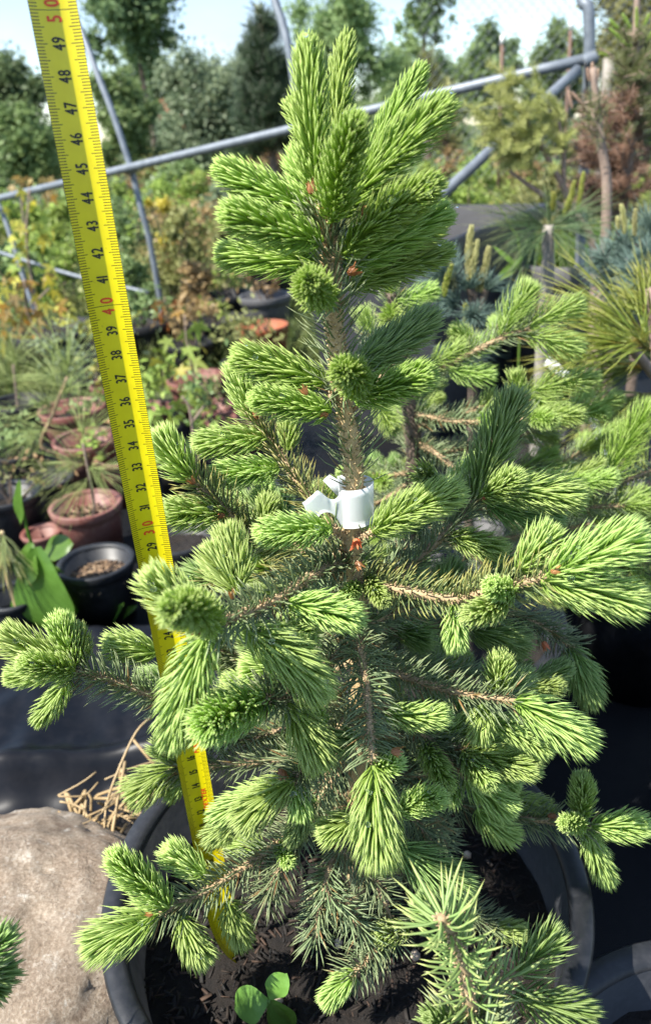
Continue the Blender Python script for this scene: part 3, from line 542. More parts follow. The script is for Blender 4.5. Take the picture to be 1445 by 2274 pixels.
# ------------------------------------------------------------------ white label looped round the stem
def loop_label():
    c0 = P(781, 1112, YC); k = 1/4600.
    root = empty('plant_label', tuple(c0), 'blank white plastic loop label wrapped round the spruce stem', 'label')
    r = .0106; plan = []; hh = []
    for a in np.radians(np.linspace(125, -118, 44)): plan.append((r*math.cos(a), r*math.sin(a)*.92)); hh.append((.0098, -.0104))
    x, y = plan[-1]; d = np.array([-.97, -.10]); ang = math.atan2(d[1], d[0])
    prof = [(0, .0096, -.0103), (.0012, .0074, -.0088), (.0026, .0060, -.0058), (.0042, .0055, -.0030), (.006, .0064, -.0014), (.008, .0086, -.0006), (.0098, .0106, -.0006), (.0112, .0113, -.0014), (.013, .0098, -.0034), (.0150, .0083, -.0052), (.0170, .0066, -.0046), (.0184, .0058, .0030)]
    px = x; py = y; ls = 0
    _pf = np.array(prof); _q = np.linspace(0, prof[-1][0], 60); _c = catmull(_pf, 120); prof = [(q_, np.interp(q_, _c[:, 0], _c[:, 1]), np.interp(q_, _c[:, 0], _c[:, 2])) for q_ in _q]
    for s, t, b in prof[1:]:
        ds = s-ls; ls = s; ang += (.035 if s < .008 else -.05)*.19; px += math.cos(ang)*ds; py += math.sin(ang)*ds*(.6 if s < .006 else 1); plan.append((px, py)); hh.append((t, b))
    n = len(plan); v = []; rows = 6
    pl = np.array(plan); tn = nrm(np.gradient(pl, axis=0)); no = np.stack([tn[:, 1], -tn[:, 0]], -1)
    for side in (0, 1):
        for i in range(n):
            for j in range(rows):
                f = j/(rows-1); z = hh[i][1]+(hh[i][0]-hh[i][1])*f; w = no[i]*.0004*side; fl = 1+.05*(f-.5)
                cr = .0003*math.sin(i*.45)*math.exp(-((i-58)/10.)**2)*f
                v.append(c0+np.array([pl[i][0]*fl+w[0]+cr*no[i][0], pl[i][1]*fl+w[1]+cr*no[i][1], z]))
    q = []; N = n*rows
    for i in range(n-1):
        for j in range(rows-1):
            a = i*rows+j; q.append((a, a+rows, a+rows+1, a+1)); q.append((N+a, N+a+1, N+a+rows+1, N+a+rows))
        for j in (0, rows-1):
            a = i*rows+j; q.append((a, a+rows, N+a+rows, N+a))
    for i in (0, n-1):
        for j in range(rows-1):
            a = i*rows+j; q.append((a, a+1, N+a+1, N+a))
    MB().add(v, q).build('band', M['label'], root, True)
    # free end sticking out behind the stem
    e0 = P(716, 1050, YC+.014); e1 = P(760, 1075, YC+.012)
    t = nrm(e1-e0); u = np.array([0, 0, 1.0]); nn = np.cross(t, u)*.0004; L = np.linalg.norm(e1-e0)
    pts = [e0-u*.004, e0+t*L*.35+u*.0012, e1+u*.001, e1-u*.010]; pts += [p_+nn for p_ in pts]
    MB().add(pts, [(0, 1, 2, 3), (4, 7, 6, 5), (0, 4, 5, 1), (1, 5, 6, 2), (2, 6, 7, 3), (3, 7, 4, 0)]).build('free_end', M['label'], root)
loop_label()

# ------------------------------------------------------------------ tape measure
def tape():
    B0 = P(503, 2108, .313); T0 = CAM+ray(119, 22)*.263; ax = nrm(T0-B0); L = np.linalg.norm(T0-B0)
    root = empty('tape_measure', tuple(B0), 'yellow steel measuring tape standing upright in the black pot', 'tape measure')
    toc = CAM-(B0+T0)/2; toc[2] = 0; toc = nrm(toc+np.array([-.22, 0, 0])); n0 = nrm(toc-ax*(toc @ ax)); s0 = np.cross(ax, n0)
    if s0[0] < 0: s0 = -s0
    best = min(np.radians(np.arange(-70, 71, 1.0)), key=lambda a_: abs((SUN @ (n0*math.cos(a_)+s0*math.sin(a_)))/max(1e-3, -(SUN @ (s0*math.cos(a_)-n0*math.sin(a_))))-.20)); n0, s0 = n0*math.cos(best)+s0*math.sin(best), s0*math.cos(best)-n0*math.sin(best); print('tape turn', math.degrees(best), n0, ax, L)
    mm = L/500.0; half = 8.0
    def surf(x, y, off=0.0):
        """x across, y along the tape, both in millimetres of the scale"""
        tw = math.radians(62)*max(0, (46-y)/46)**2.2; sag = 2.3*(x/half)**2+off
        xx = x*math.cos(tw)+sag*math.sin(tw)*.5; zz = sag*math.cos(tw)-x*math.sin(tw)
        sh = 4.0*max(0, (46-y)/46)**2
        return B0+ax*y*mm+s0*(xx+sh)*mm+n0*zz*mm
    xs = np.linspace(-half, half, 25); ys = np.concatenate([np.linspace(-8, 60, 46), np.linspace(64, 535, 120)])
    v = np.array([surf(x, y) for y in ys for x in xs]); nx = len(xs); i = (np.arange(len(ys)-1)[:, None]*nx+np.arange(nx-1)[None]).reshape(-1); q = np.stack([i, i+1, i+nx+1, i+nx], -1)
    mb = MB(); mb.add(v, q); o = mb.build('blade', M['tape'], root, True); uv = o.data.uv_layers.new(name='UVMap'); uvv = np.array([(x, y) for y in ys for x in xs])
    li = np.zeros(len(o.data.loops), np.int32); o.data.loops.foreach_get('vertex_index', li); uv.data.foreach_set('uv', uvv[li].astype(np.float32).ravel())
    v2 = np.array([surf(x, y, -.22) for y in ys for x in xs]); MB().add(v2, q[:, ::-1]).build('blade_back', M['tape_back'], root, True)
    cache = {}; DW = 2.0
    def glyph(ch):
        if ch not in cache:
            cu = bpy.data.curves.new('t', 'FONT'); cu.body = ch; cu.size = 1; cu.resolution_u = 3; ob = bpy.data.objects.new('t', cu); SC.collection.objects.link(ob)
            dg = bpy.context.evaluated_depsgraph_get(); dg.update(); me = ob.evaluated_get(dg).to_mesh(); bm = bmesh.new(); bm.from_mesh(me); bmesh.ops.triangulate(bm, faces=bm.faces)
            vv = np.array([w.co[:2] for w in bm.verts]); ff = [[w.index for w in g.verts] for g in bm.faces]; bm.free(); ob.evaluated_get(dg).to_mesh_clear(); bpy.data.objects.remove(ob); bpy.data.curves.remove(cu)
            vv[:, 0] -= vv[:, 0].min(); cache[ch] = (vv, ff, vv[:, 0].max())
        return cache[ch]
    def write(mb, text, xc, y0, hgt, adv, gap, bold=.0):
        """text runs up the tape; y0 is where it starts, xc the middle of the letters' height; adv the letters' width"""
        y = y0
        for ch in text:
            if ch == ' ': y += adv; continue
            vv, ff, w = glyph(ch); hh = .73; sx = adv*DW
            for bx, by in ((0, 0), (bold, 0), (-bold, 0), (0, bold), (0, -bold)) if bold else ((0, 0),):
                pts = [surf(xc+hgt/2-c[1]/hh*hgt+bx, y+c[0]*sx+by, .10+.012*(bx != 0)+.02*(by != 0)+.005*(bx > 0)+.004*(by > 0)) for c in vv]
                mb.add(pts, None, ff)
            y += (w*sx)+gap
        return y
    K_ = []
    for c in range(1, 54):
        s = str(c); mb_ = MB()
        if c % 10 == 0:
            write(mb_, s[0], -.4, c*10-3.5, 5.0, 2.3, .8, .15); write(mb_, s[1], -.4, c*10+1.0, 5.0, 2.3, .8, .15); mb_.build('red_numeral', M['redink'], root)
        else:
            w = sum(glyph(q_)[2]*DW*1.9+.55 for q_ in s)-.55; write(mb_, s, -.4, c*10-w/2, 4.4, 1.9, .55, .13); mb_.build('numeral', M['ink'], root)
    for nm_, tx_, x_, y_, hg_, ad_, gp_, bo_ in (('maker_name', 'DEXTER', 3.1, 121.5, 2.6, 2.0, .5, .07), ('red_lettering', 'MADE', 3.1, 163, 2.6, 2.0, .5, .07), ('unit_mark', 'mt', -.4, 91.5, 2.6, 1.5, .4, .0)):
        mb_ = MB(); write(mb_, tx_, x_, y_, hg_, ad_, gp_, bo_); mb_.build(nm_, M['redink'], root)
tape()

# ------------------------------------------------------------------ stone
def stone():
    bm = bmesh.new(); bmesh.ops.create_icosphere(bm, subdivisions=6, radius=1); c = np.array([-.266, .368, GZ+.100])
    for v in bm.verts:
        p = v.co.copy(); n = noise.fractal(p*1.3+Vector((3, 1, 2)), 1.0, 2.0, 4)*.06+noise.fractal(p*5, .9, 2.0, 5)*.020-.018*max(0, noise.noise(p*9+Vector((5, 2, 1))))**2*4+noise.noise(p*22)*.005
        v.co = Vector((p.x*.150, p.y*.132, p.z*(.122 if p.z > 0 else .118)))*(1+n)
    me = bpy.data.meshes.new('river_stone'); bm.to_mesh(me); bm.free(); me.polygons.foreach_set('use_smooth', np.ones(len(me.polygons), bool)); me.materials.append(M['stone'])
    o = link(bpy.data.objects.new('river_stone', me)); o.location = c; tag(o, 'big rounded tan stone beside the main black pot', 'stone')
stone()

# black film folded behind the stone, straw on it
def film():
    nx, ny = 120, 90; v = []
    for j in range(ny):
        for i in range(nx):
            a, b = i/(nx-1), j/(ny-1); x = -.75+a*.62; y = .46+b*.50
            z = GZ+.022+.05*math.exp(-((b-.30-.18*a)/.05)**2)*(1-a*.4)+.10*max(0, b-.42-.1*a)**1.0*(1-.3*a)+.014*noise.noise(Vector((x*9, y*9, 0)))+.007*noise.noise(Vector((x*26, y*18, 5)))
            if b > .93: z -= (b-.93)*1.4
            v.append((x, y, z))
    i = (np.arange(ny-1)[:, None]*nx+np.arange(nx-1)[None]).reshape(-1); q = np.stack([i, i+1, i+nx+1, i+nx], -1)
    tag(MB().add(v, q).build('plastic_sheet', M['film'], None, True), 'crumpled black plastic sheet lying behind the tan stone', 'plastic sheet')
film()
mb = MB(); sc_ = P(250, 1800, .47)
for k in range(30):
    a = RNG.uniform(0, 6.28); r = .045*math.sqrt(RNG.random()); p = np.array([sc_[0]+r*math.cos(a)*1.1, .48+r*math.sin(a)*.8, -.045+RNG.uniform(-.02, .02)]); d = nrm(RNG.normal(size=3)*np.array([1, .7, .22])); L = RNG.uniform(.010, .028)
    tube(mb, catmull([p-d*L, p+RNG.normal(0, .003, 3), p+d*L], 6), RNG.uniform(.0004, .0012), 5, (RNG.random()*.7, .3, .5))
for k in range(40):
    a = RNG.uniform(0, 6.28); r = .05*RNG.random(); p = np.array([sc_[0]+r*math.cos(a), .49+r*math.sin(a), -.07+RNG.uniform(-.03, .01)]); tube(mb, catmull([p, p+RNG.normal(0, .015, 3), p+RNG.normal(0, .02, 3)], 6), .0016, 4, (RNG.random()*.3, .3, .5))
tube(mb, catmull([P(236, 1790, .48), P(255, 1730, .49), P(300, 1630, .52), P(338, 1590, .54)], 14), .0011, 5, (.4, .3, .5))
s_ = mb.build('dry_straw', M['straw']); tag(s_, 'tangle of dry straw between the stone and the pot', 'straw', kind='stuff')
mb = MB(); c = np.array([sc_[0], .49, 0]); 
for k in range(3): lathe(mb, [(.001, GZ+.0), (.06-.012*k, GZ+.005), (.045-.01*k, -.10+.01*k), (.001, -.085+.012*k)], c[0]+.01*k, c[1]-.012*k, 18, .12, k)
mo = mb.build('straw_mound', M['soil'], s_, True); mo['kind'] = 'stuff'

# ------------------------------------------------------------------ leaves and seedlings
def leafmesh(mb, base, tip, width, nhint, fold=.18, curl=.12, col=.5, prof=None, n=9):
    base = np.asarray(base); tip = np.asarray(tip); ax = tip-base; L = np.linalg.norm(ax); ax = ax/L; s = nrm(np.cross(ax, nhint)); u = np.cross(s, ax)
    prof = prof or [(0, .04), (.12, .5), (.3, .92), (.5, 1.0), (.7, .82), (.88, .45), (1, .03)]
    X = np.array(prof); t = np.linspace(0, 1, n); w = np.interp(t, X[:, 0], X[:, 1])*width/2; v = []
    for tt, ww in zip(t, w):
        c = base+ax*L*tt-u*curl*L*tt*tt
        for e in (-1, -.5, 0, .5, 1): v.append(c+s*ww*e+u*fold*ww*abs(e)+u*.05*width*math.sin(tt*9+e*2)*abs(e))
    i = (np.arange(n-1)[:, None]*5+np.arange(4)[None]).reshape(-1); mb.add(v, np.stack([i, i+1, i+6, i+5], -1), None, (col, .3, .5)); return mb
M['weed'] = foliage('weed_leaf', (.075, .17, .022), (.13, .25, .04), trans=.36, rough=.36, tcol=(.15, .3, .02), mott=60)
M['seed'] = foliage('seedling_leaf', (.13, .27, .045), (.2, .36, .07), trans=.35, rough=.5, tcol=(.25, .42, .05), mott=110)
q0 = PZ(606, 2285, 0); sr = empty('weed_seedling', tuple(q0), 'small broad-leaved weed seedling at the front of the main pot', 'seedling')
mb = MB(); tube(mb, catmull([q0, q0+np.array([0, -.003, .02]), q0+np.array([.001, -.005, .036])], 8), [.0014]*8, 6); mb.build('stem', M['seed'], sr, True); hb = q0+np.array([.001, -.005, .036])
OV = [(0, .12), (.15, .45), (.4, .95), (.6, 1.0), (.8, .8), (.93, .45), (1, .08)]
for x, y, w, dz in ((517, 2240, .020, .0), (632, 2166, .0135, .0), (655, 2292, .013, 0), (640, 2310, .012, 0)):
    mb = MB(); leafmesh(mb, hb+RNG.normal(0, .0006, 3), P(x, y, hb[1]+.002), w, -_F+np.array([0, 0, .5]), .12, .08, RNG.random(), OV, 12); mb.build('leaf', M['seed'], sr, True)
wr0 = np.array([P(95, 1420, .98)[0], .98, GZ+.006]); wr = empty('broadleaf_weed', tuple(wr0), 'dark green broad-leaved weed with a tall stem beside the left plastic sheet', 'weed')
mb = MB(); st = catmull([wr0, P(100, 1390, .98), P(85, 1260, .98), P(62, 1180, .98), P(44, 1095, .98)], 20); tube(mb, st, np.linspace(.0042, .0018, 20), 7); tube(mb, catmull([P(100, 1390, .98), P(150, 1300, .99), P(210, 1420, .98)], 10), .0016, 6); mb.build('stem', M['weed'], wr, True)
for (x0, y0), (x1, y1), w, dd in (((80, 1215), (118, 1415), 150, -.03), ((70, 1205), (52, 1300), 70, -.02), ((46, 1165), (38, 1068), 34, .0), ((95, 1230), (158, 1205), 62, .02), ((110, 1250), (165, 1370), 80, .02), ((205, 1430), (268, 1340), 36, .02), ((180, 1400), (262, 1300), 40, .04), ((195, 1450), (140, 1370), 50, .03), ((210, 1400), (300, 1345), 34, .03), ((60, 1300), (40, 1385), 60, .0)):
    A = P(x0, y0, .98+dd); B = P(x1, y1, .96+dd); mb = MB(); leafmesh(mb, A, B, w*1.08/FPX, -_F+np.array([-.3, 0, .4]), .15, .05, RNG.random(), OV if w > 60 else None, 12); mb.build('leaf', M['weed'], wr, True)

# ------------------------------------------------------------------ neighbouring spruces
Y2 = .62
B2 = [
 ([(872, 690, 0), (868, 660, 0)], .003, [((875, 668, 0), (978, 640, -.01), 66), ((870, 690, -.01), (862, 715, -.05), 70), ((868, 660, 0), (862, 560, 0), 70), ((872, 690, 0), (945, 700, .02), 66)], {}),
 ([(905, 850, 0), (973, 820, -.01), (1103, 755, -.03), (1175, 728, -.035)], .003, [((1108, 745, -.03), (1186, 622, -.035), 90), ((1172, 728, -.035), (1300, 668, -.04), 82), ((1165, 745, -.035), (1298, 778, -.05), 88), ((955, 812, -.01), (1042, 764, -.02), 74), ((995, 818, -.015), (1104, 836, -.03), 70), ((1060, 790, .0), (1000, 720, .0), 60)], {'om': 'old'}),
 ([(918, 950, 0), (990, 925, -.01), (1070, 905, -.02), (1170, 880, -.03)], .003, [((1170, 872, -.03), (1336, 838, -.04), 84), ((1175, 880, -.03), (1268, 922, -.05), 76), ((1150, 885, -.03), (1142, 818, -.03), 60), ((1070, 920, -.02), (1105, 870, -.02), 64), ((1040, 930, 0), (1245, 975, 0), 80)], {}),
 ([(922, 985, 0), (965, 1005, -.02), (1030, 1058, -.04)], .003, [((1030, 1058, -.04), (1080, 1100, -.06), 66)], {}),
 ([(925, 1010, 0), (1050, 1040, .01), (1200, 1040, .0)], .003, [((1190, 1040, 0), (1358, 1060, -.01), 84), ((1150, 1040, 0), (1240, 1000, .01), 70)], {}),
 ([(925, 1060, 0), (1050, 1120, 0), (1200, 1190, -.01), (1270, 1190, -.01)], .003, [((1270, 1190, -.01), (1400, 1200, -.01), 70), ((1200, 1180, -.01), (1260, 1110, .0), 70)], {}),
 ([(895, 800, 0), (850, 830, -.01), (835, 900, -.03)], .0025, [((835, 895, -.03), (880, 960, -.06), 74)], {}),
 ([(925, 1060, .01), (850, 1110, .02), (780, 1130, .03)], .0025, [((785, 1130, .03), (690, 1080, .03), 70)], {}),
 ([(930, 1160, 0), (1060, 1240, -.02), (1150, 1290, -.03)], .0025, [((1150, 1290, -.03), (1260, 1340, -.04), 72)], {}),
 ([(930, 1180, 0), (830, 1230, 0), (700, 1270, .02)], .0025, [((710, 1268, .02), (610, 1300, .03), 70)], {}),
 ([(905, 850, .01), (850, 800, .03), (820, 740, .04)], .0025, [((825, 750, .04), (800, 680, .05), 66)], {}),
]
for b in B2:
    for s in b[2]:
        pass
b2 = np.array([P(925, 1060, Y2)[0]+.006, Y2, 0.0])
_t2 = [b2]+[P(x, y, Y2) for x, y in ((925, 1200), (920, 1060), (915, 950), (890, 800), (868, 650))]
B2 += fill_branches(np.random.default_rng(5), _t2, 10, .06, .27, -60, 40, .19, .13, 'new_pale', .024)+fill_branches(np.random.default_rng(6), _t2, 4, .06, .20, 190, 240, .13, .09, 'new_pale', .022)+fill_branches(np.random.default_rng(8), _t2, 4, .06, .22, 60, 130, .13, .09)
sp2 = spruce('second spruce with a bare brown stem, just behind the tagged one', b2, [(925, 1200, 0), (920, 1060, 0), (915, 950, 0), (890, 800, 0), (868, 650, 0)], [.009, .0085, .0075, .0065, .0055, .004], B2, Y2, nm='new_pale', dens=3600, sides=3, odens=1900, oln=.017, onw=.0012, tm='bark_dark', wm='twig', trunk_needles=(.3, .98, 900))
pot(b2[0], Y2+.005, .035, .135, .245, M['black'], 'black plastic pot hidden behind the main pot', soil=.035, n=80)
# spruce at the right edge
Y3 = .60
B3 = [
 ([(1500, 1040, 0), (1418, 1056, -.02), (1313, 1100, -.04)], .0028, [((1330, 1085, -.04), (1452, 885, -.03), 104), ((1370, 1090, -.04), (1460, 1120, -.05), 76), ((1350, 1110, -.04), (1450, 1172, -.05), 76), ((1318, 1098, -.04), (1270, 1100, -.06), 60)], {'up': .1}),
 ([(1500, 1200, 0), (1450, 1240, -.02), (1400, 1250, -.03)], .0026, [((1395, 1248, -.03), (1450, 1340, -.04), 80)], {'om': 'old_pale', 'up': .1}),
 ([(1500, 900, 0), (1540, 840, -.02)], .0026, [((1510, 880, -.01), (1560, 760, -.02), 100)], {}),
]
b3 = np.array([P(1510, 1200, Y3)[0]+.085, Y3+.02, -.08])
spruce('spruce at the right edge, only its left branches in view', b3, [(1560, 1300, 0), (1515, 1100, 0), (1500, 900, 0)], [.007, .006, .005, .004], B3, Y3, dens=3600, sides=3, odens=1900, oln=.016, onw=.0012, trunk_needles=(.3, .98, 900))
pot(b3[0], Y3, -.06, .065, .15, M['black'], 'black pot of the spruce at the right edge', soil=.02)
for x, y, d in ((1418, 1056, -.03), (1205, 900, 0)): pass
# bluish spruce in front, its leader close to the lens
Y4 = .185
M['sprig'] = foliage('sprig_needle', (.24, .36, .11), (.36, .47, .17), tip=(.54, .56, .20), trans=.3, rough=.38, tcol=(.35, .42, .08))
B4 = [
 ([(1050, 2275, 0), (1023, 2125, 0), (978, 2035, 0)], .0030, [((985, 2045, .012), (918, 1996, .02), 70, {'m': 'new_blue'})], {'om': 'sprig', 'od': .85, 'ol': 1.25, 'ang': (50, 78), 'up': .25}),
 ([(1060, 2290, 0), (1085, 2200, .01), (1150, 2160, .02)], .0020, [((1148, 2165, .02), (1250, 2058, .03), 110, {'m': 'new_blue'}), ((1140, 2215, .012), (1326, 2256, .01), 118, {'m': 'new_blue'})], {'om': 'sprig', 'od': .6}),
 ([(1050, 2300, 0), (1000, 2270, -.004)], .002, [((1000, 2275, -.004), (945, 2262, -.01), 80, {'m': 'new_blue'})], {'om': 'sprig', 'od': .5}),
]
b4 = np.array([P(1058, 2290, Y4)[0]+.004, Y4-.035, GZ+.15])
spruce('small bluish spruce close to the camera at the bottom of the picture', b4, [(1075, 2420, -.02), (1058, 2310, -.003), (1050, 2272, 0)], [.005, .004, .0035, .003], B4, Y4, dens=4200, odens=2300, oln=.0175, onw=.00125, tm='twig', trunk_needles=(.2, 1, 1200), osides=4)
pot(b4[0], b4[1]-.01, GZ+.18, .07, .18, M['black'], 'small black pot of the bluish spruce nearest the camera', soil=.03, z0=GZ+.006)
# bluish spruce at the lower left corner
Y5 = .20
B5 = [([(-90, 2200, 0), (-40, 2140, .0)], .002, [((-60, 2160, 0), (30, 2060, .01), 96, {'m': 'new_blue'}), ((-60, 2170, 0), (38, 2150, .01), 96, {'m': 'new_blue'}), ((-70, 2180, 0), (20, 2205, .0), 80, {'m': 'new_blue'})], {})]
b5 = np.array([P(-150, 2300, Y5)[0], Y5, GZ+.12])
spruce('spruce at the lower left corner, only a few shoot tips in view', b5, [(-130, 2300, 0), (-100, 2210, 0), (-95, 2120, 0)], [.005, .004, .003, .003], B5, Y5, dens=4000, trunk_needles=(.2, 1, 1200))
pot(b5[0], b5[1], GZ+.15, .06, .15, M['black'], 'small black pot of the spruce at the lower left corner', soil=.03, z0=GZ+.006)
# empty pot rim at the lower right
e = PZ(1475, 2080, -.005)-np.array([0, .125, 0]); pot(e[0], e[1], -.005, .125, .19, M['black'], 'black pot at the lower right corner, cut by the picture edge', soil=.04, n=96, lip=.012)

# ------------------------------------------------------------------ steel hoop frame of the tunnel
fr = empty('greenhouse_frame', tuple(np.array([P(335, 545, 2.7)[0], 2.7, GZ])), 'galvanised steel pipe frame of an uncovered tunnel greenhouse', 'greenhouse')
PR = .0118
def pipe(name, pts, r=PR, m='steel', n=14):
    mb = MB(); tube(mb, catmull(pts, max(16, len(pts)*6)), r, n); return mb.build(name, M[m], fr, True)
A0, A1 = P(-140, 474, 3.12), P(1318, 127, 1.95)
pipe('rail', [A0, A1])
pipe('hoop', [P(90, -150, 3.1), P(140, -20, 2.95), P(185, 80, 2.85), P(215, 160, 2.8), P(250, 250, 2.76), P(290, 372, 2.72), P(315, 470, 2.70), P(335, 548, 2.70), np.array([P(350, 610, 2.7)[0], 2.7, GZ])], PR*.85)
pipe('hoop', [P(560, -180, 2.45), P(596, -60, 2.40), P(610, 0, 2.38), P(628, 55, 2.36), P(645, 130, 2.34), P(668, 275, 2.33), P(700, 420, 2.33), np.array([P(720, 560, 2.33)[0], 2.33, GZ])], PR*.95)
pipe('hoop', [P(1268, -190, 2.05), P(1284, -60, 2.0), P(1292, 0, 1.97), P(1307, 134, 1.955), np.array([P(1325, 280, 1.95)[0], 1.955, GZ])], PR*1.05)
pipe('brace', [P(1282, 155, 1.93), P(990, 425, 1.70), P(900, 508, 1.64)], PR*.95)
pipe('brace', [P(-40, 400, 3.05), P(5, 470, 3.0), P(62, 645, 2.9), P(80, 700, 2.88)], PR*.75)
pipe('brace', [P(-40, 548, 2.95), P(170, 613, 2.7), P(330, 650, 2.6)], PR*.55)
pipe('clamp', [P(1296, 138, 1.945), P(1322, 126, 1.945)], PR*1.28)
pipe('clamp', [P(278, 378, 2.70), P(304, 371, 2.70)], PR*1.25)
pipe('strap', [P(1300, 140, 1.93), P(1304, 215, 1.93)], .004, 'black')

# ------------------------------------------------------------------ pots of the nursery
ROWS = 'pots of the nursery rows'
def bgpot(x, y, w, m, label, zr=-.08, soil=.03, h=None, lip=.006):
    c = PZ(x, y, zr); t = (c-CAM) @ _F; r = w/2*t/FPX
    return pot(c[0], c[1], zr, r, h or (zr-GZ-.012), M[m], label, soil, group=ROWS, lip=max(.005, r*.07), skirt=r*.28, n=44, z0=GZ+.008), c, r
BP = {}
for k, a in dict(
 blackA=(118, 728, 215, 'black2', 'wide black pot under the orange maple, left of the tape', -.05),
 blackB=(318, 712, 150, 'black2', 'black pot just right of the tape beside red maple leaves', -.06),
 blackC=(500, 652, 120, 'black2', 'black pot in the back row left of the grey-rimmed one', -.03),
 greyA=(588, 655, 118, 'greypot', 'grey pot of dry soil in the back row above the terracotta pot', -.02),
 terra=(582, 722, 118, 'terra', 'orange terracotta pot behind the top-left shoots', -.04),
 blackD=(480, 706, 128, 'black2', 'black pot left of the terracotta pot', -.06),
 brownA=(440, 838, 140, 'brownpot', 'brown pot behind the green maple seedling', -.09),
 brownB=(160, 905, 150, 'brownpot', 'brown pot behind the left pine, upper of three', -.08),
 brownC=(192, 972, 150, 'brownpot', 'brown pot in the middle of the left brown three', -.08),
 brownD=(190, 1118, 160, 'brownpot', 'nearest brown pot, directly left of the tape', -.09),
 blackE=(15, 1095, 150, 'black', 'black pot at the left picture edge above the tall weed', -.07),
 blackF=(40, 890, 130, 'black2', 'black pot at the left edge below the pale pine', -.10),
 blackG=(212, 1245, 172, 'black', 'black pot with dry litter left of the tape', -.10),
 brownE=(92, 1180, 92, 'brownpot', 'small brown pot behind the broad-leaved weed', -.12),
 blackH=(395, 1185, 190, 'black', 'black pot right of the tape behind the left shoots', -.11),
 brownF=(520, 930, 130, 'brownpot', 'brown pot behind the middle left shoots', -.10),
 blackI=(400, 1010, 120, 'black2', 'black pot right of the tape in the middle row', -.11),
 blackJ=(545, 800, 110, 'black2', 'black pot right of the brown one in the middle row', -.10),
 brownG=(330, 905, 110, 'brownpot', 'brown pot just behind the tape in the middle row', -.11),
 blackK=(40, 1000, 120, 'black2', 'black pot between the left pine and the picture edge', -.10),
 blackL=(600, 590, 100, 'black2', 'farthest black pot in the back row, behind the trunk whorl', -.02),
 blackM=(30, 1320, 130, 'black', 'black pot at the left edge beside the broad-leaved weed', -.12),
 blackN=(560, 1080, 130, 'black', 'black pot behind the branch left of the white label', -.11),
 brownH=(270, 1010, 120, 'brownpot', 'brown pot half hidden by the tape, below the left brown three', -.10),
 brownI=(250, 850, 105, 'brownpot', 'small brown pot touching the left edge of the tape', -.09),
 blackP=(110, 1060, 110, 'black2', 'black pot left of the nearest brown pot', -.11),
 blackQ=(420, 760, 110, 'black2', 'black pot behind the green maple seedling', -.09),
 brownJ=(470, 900, 100, 'brownpot', 'small brown pot right of the red-stemmed seedling', -.11),
 blackR=(230, 770, 120, 'black2', 'black pot left of the tape under the orange maple', -.08),
 blackO=(190, 830, 130, 'black2', 'black pot behind the left pine stem', -.09),
).items(): BP[k] = bgpot(*a)
chips(BP['blackG'][0], BP['blackG'][1][0], BP['blackG'][1][1], -.13, BP['blackG'][2]*.8, 330, .013, 'dry_litter', [(.30, .21, .13), (.22, .14, .08), (.12, .075, .045), (.06, .04, .03)], .22)
chips(BP['brownD'][0], BP['brownD'][1][0], BP['brownD'][1][1], -.118, BP['brownD'][2]*.8, 90, .012, 'dry_litter', [(.3, .2, .13), (.2, .12, .07)], .2)
g = PZ(1262, 574, .13); gp = pot(g[0], g[1], .13, .150, .30, M['greypot'], 'tall charcoal pot with bright grass on the right', soil=.02, n=64, lip=.012, skirt=.05, z0=GZ+.005, taper=.86)
# big black tub
def tub():
    z1 = .25; FL = PZ(985, 540, z1); FR = PZ(1215, 452, z1); d = FR-FL; L = np.linalg.norm(d); d = nrm(d); nn = nrm(np.array([-d[1], d[0], 0])); nn = nn if nn[1] > 0 else -nn
    if nn[0] > .0: pass
    root = empty('plastic_tub', tuple(np.array([FL[0], FL[1], GZ])), 'large open black plastic tub behind the right shoots', 'tub')
    Wd = .36
    def ring(inset, z): return [FL+d*inset+nn*inset+np.array([0, 0, z-z1]), FL+d*(L-inset)+nn*inset+np.array([0, 0, z-z1]), FL+d*(L-inset)+nn*(Wd-inset)+np.array([0, 0, z-z1]), FL+d*inset+nn*(Wd-inset)+np.array([0, 0, z-z1])]
    def shell(prof, name, close=True):
        v = []; [v.extend(ring(i_, z_)) for i_, z_ in prof]; q = []
        for k in range(len(prof)-1):
            for j in range(4): q.append((k*4+j, k*4+(j+1) % 4, k*4+4+(j+1) % 4, k*4+4+j))
        q = q+[tuple(range((len(prof)-1)*4, len(prof)*4))] if close else q; o = MB().add(v, q).build(name, M['tub'], root); bv = o.modifiers.new('b', 'BEVEL'); bv.width = .006; bv.segments = 2
    shell([(.05, GZ+.004), (.012, z1-.004), (.018, z1-.004), (.054, GZ+.012)], 'wall'); shell([(.016, z1-.012), (.015, z1), (.0, z1+.001), (-.002, z1-.035), (.004, z1-.036), (.0155, z1-.013)], 'rim', False)
tub()

# ------------------------------------------------------------------ pines, maples and other potted plants
def tuft(mb, p, d, n, ln, spread, nw, droop=.35, sides=3, along=.0):
    d = nrm(d); a = nrm(np.cross(d, [.31, .2, 1.0])); b = np.cross(d, a); ph = RNG.uniform(0, 6.283, n); al = spread*np.sqrt(RNG.random(n))
    r = np.cos(ph)[:, None]*a+np.sin(ph)[:, None]*b; d0 = nrm(d*np.cos(al)[:, None]+r*np.sin(al)[:, None]); d1 = nrm(d0+np.array([0, 0, -droop])*RNG.uniform(.2, 1.6, (n, 1))+RNG.normal(0, .12, (n, 3)))
    needles(mb, p+d*(along*RNG.random(n))[:, None], d0, d1, ln*RNG.uniform(.6, 1.1, n), nw, r, sides, (RNG.random(n), RNG.random(n))); return mb
M['pine_pale'] = foliage('pale_pine_needle', (.30, .38, .11), (.46, .52, .20), trans=.34, rough=.45)
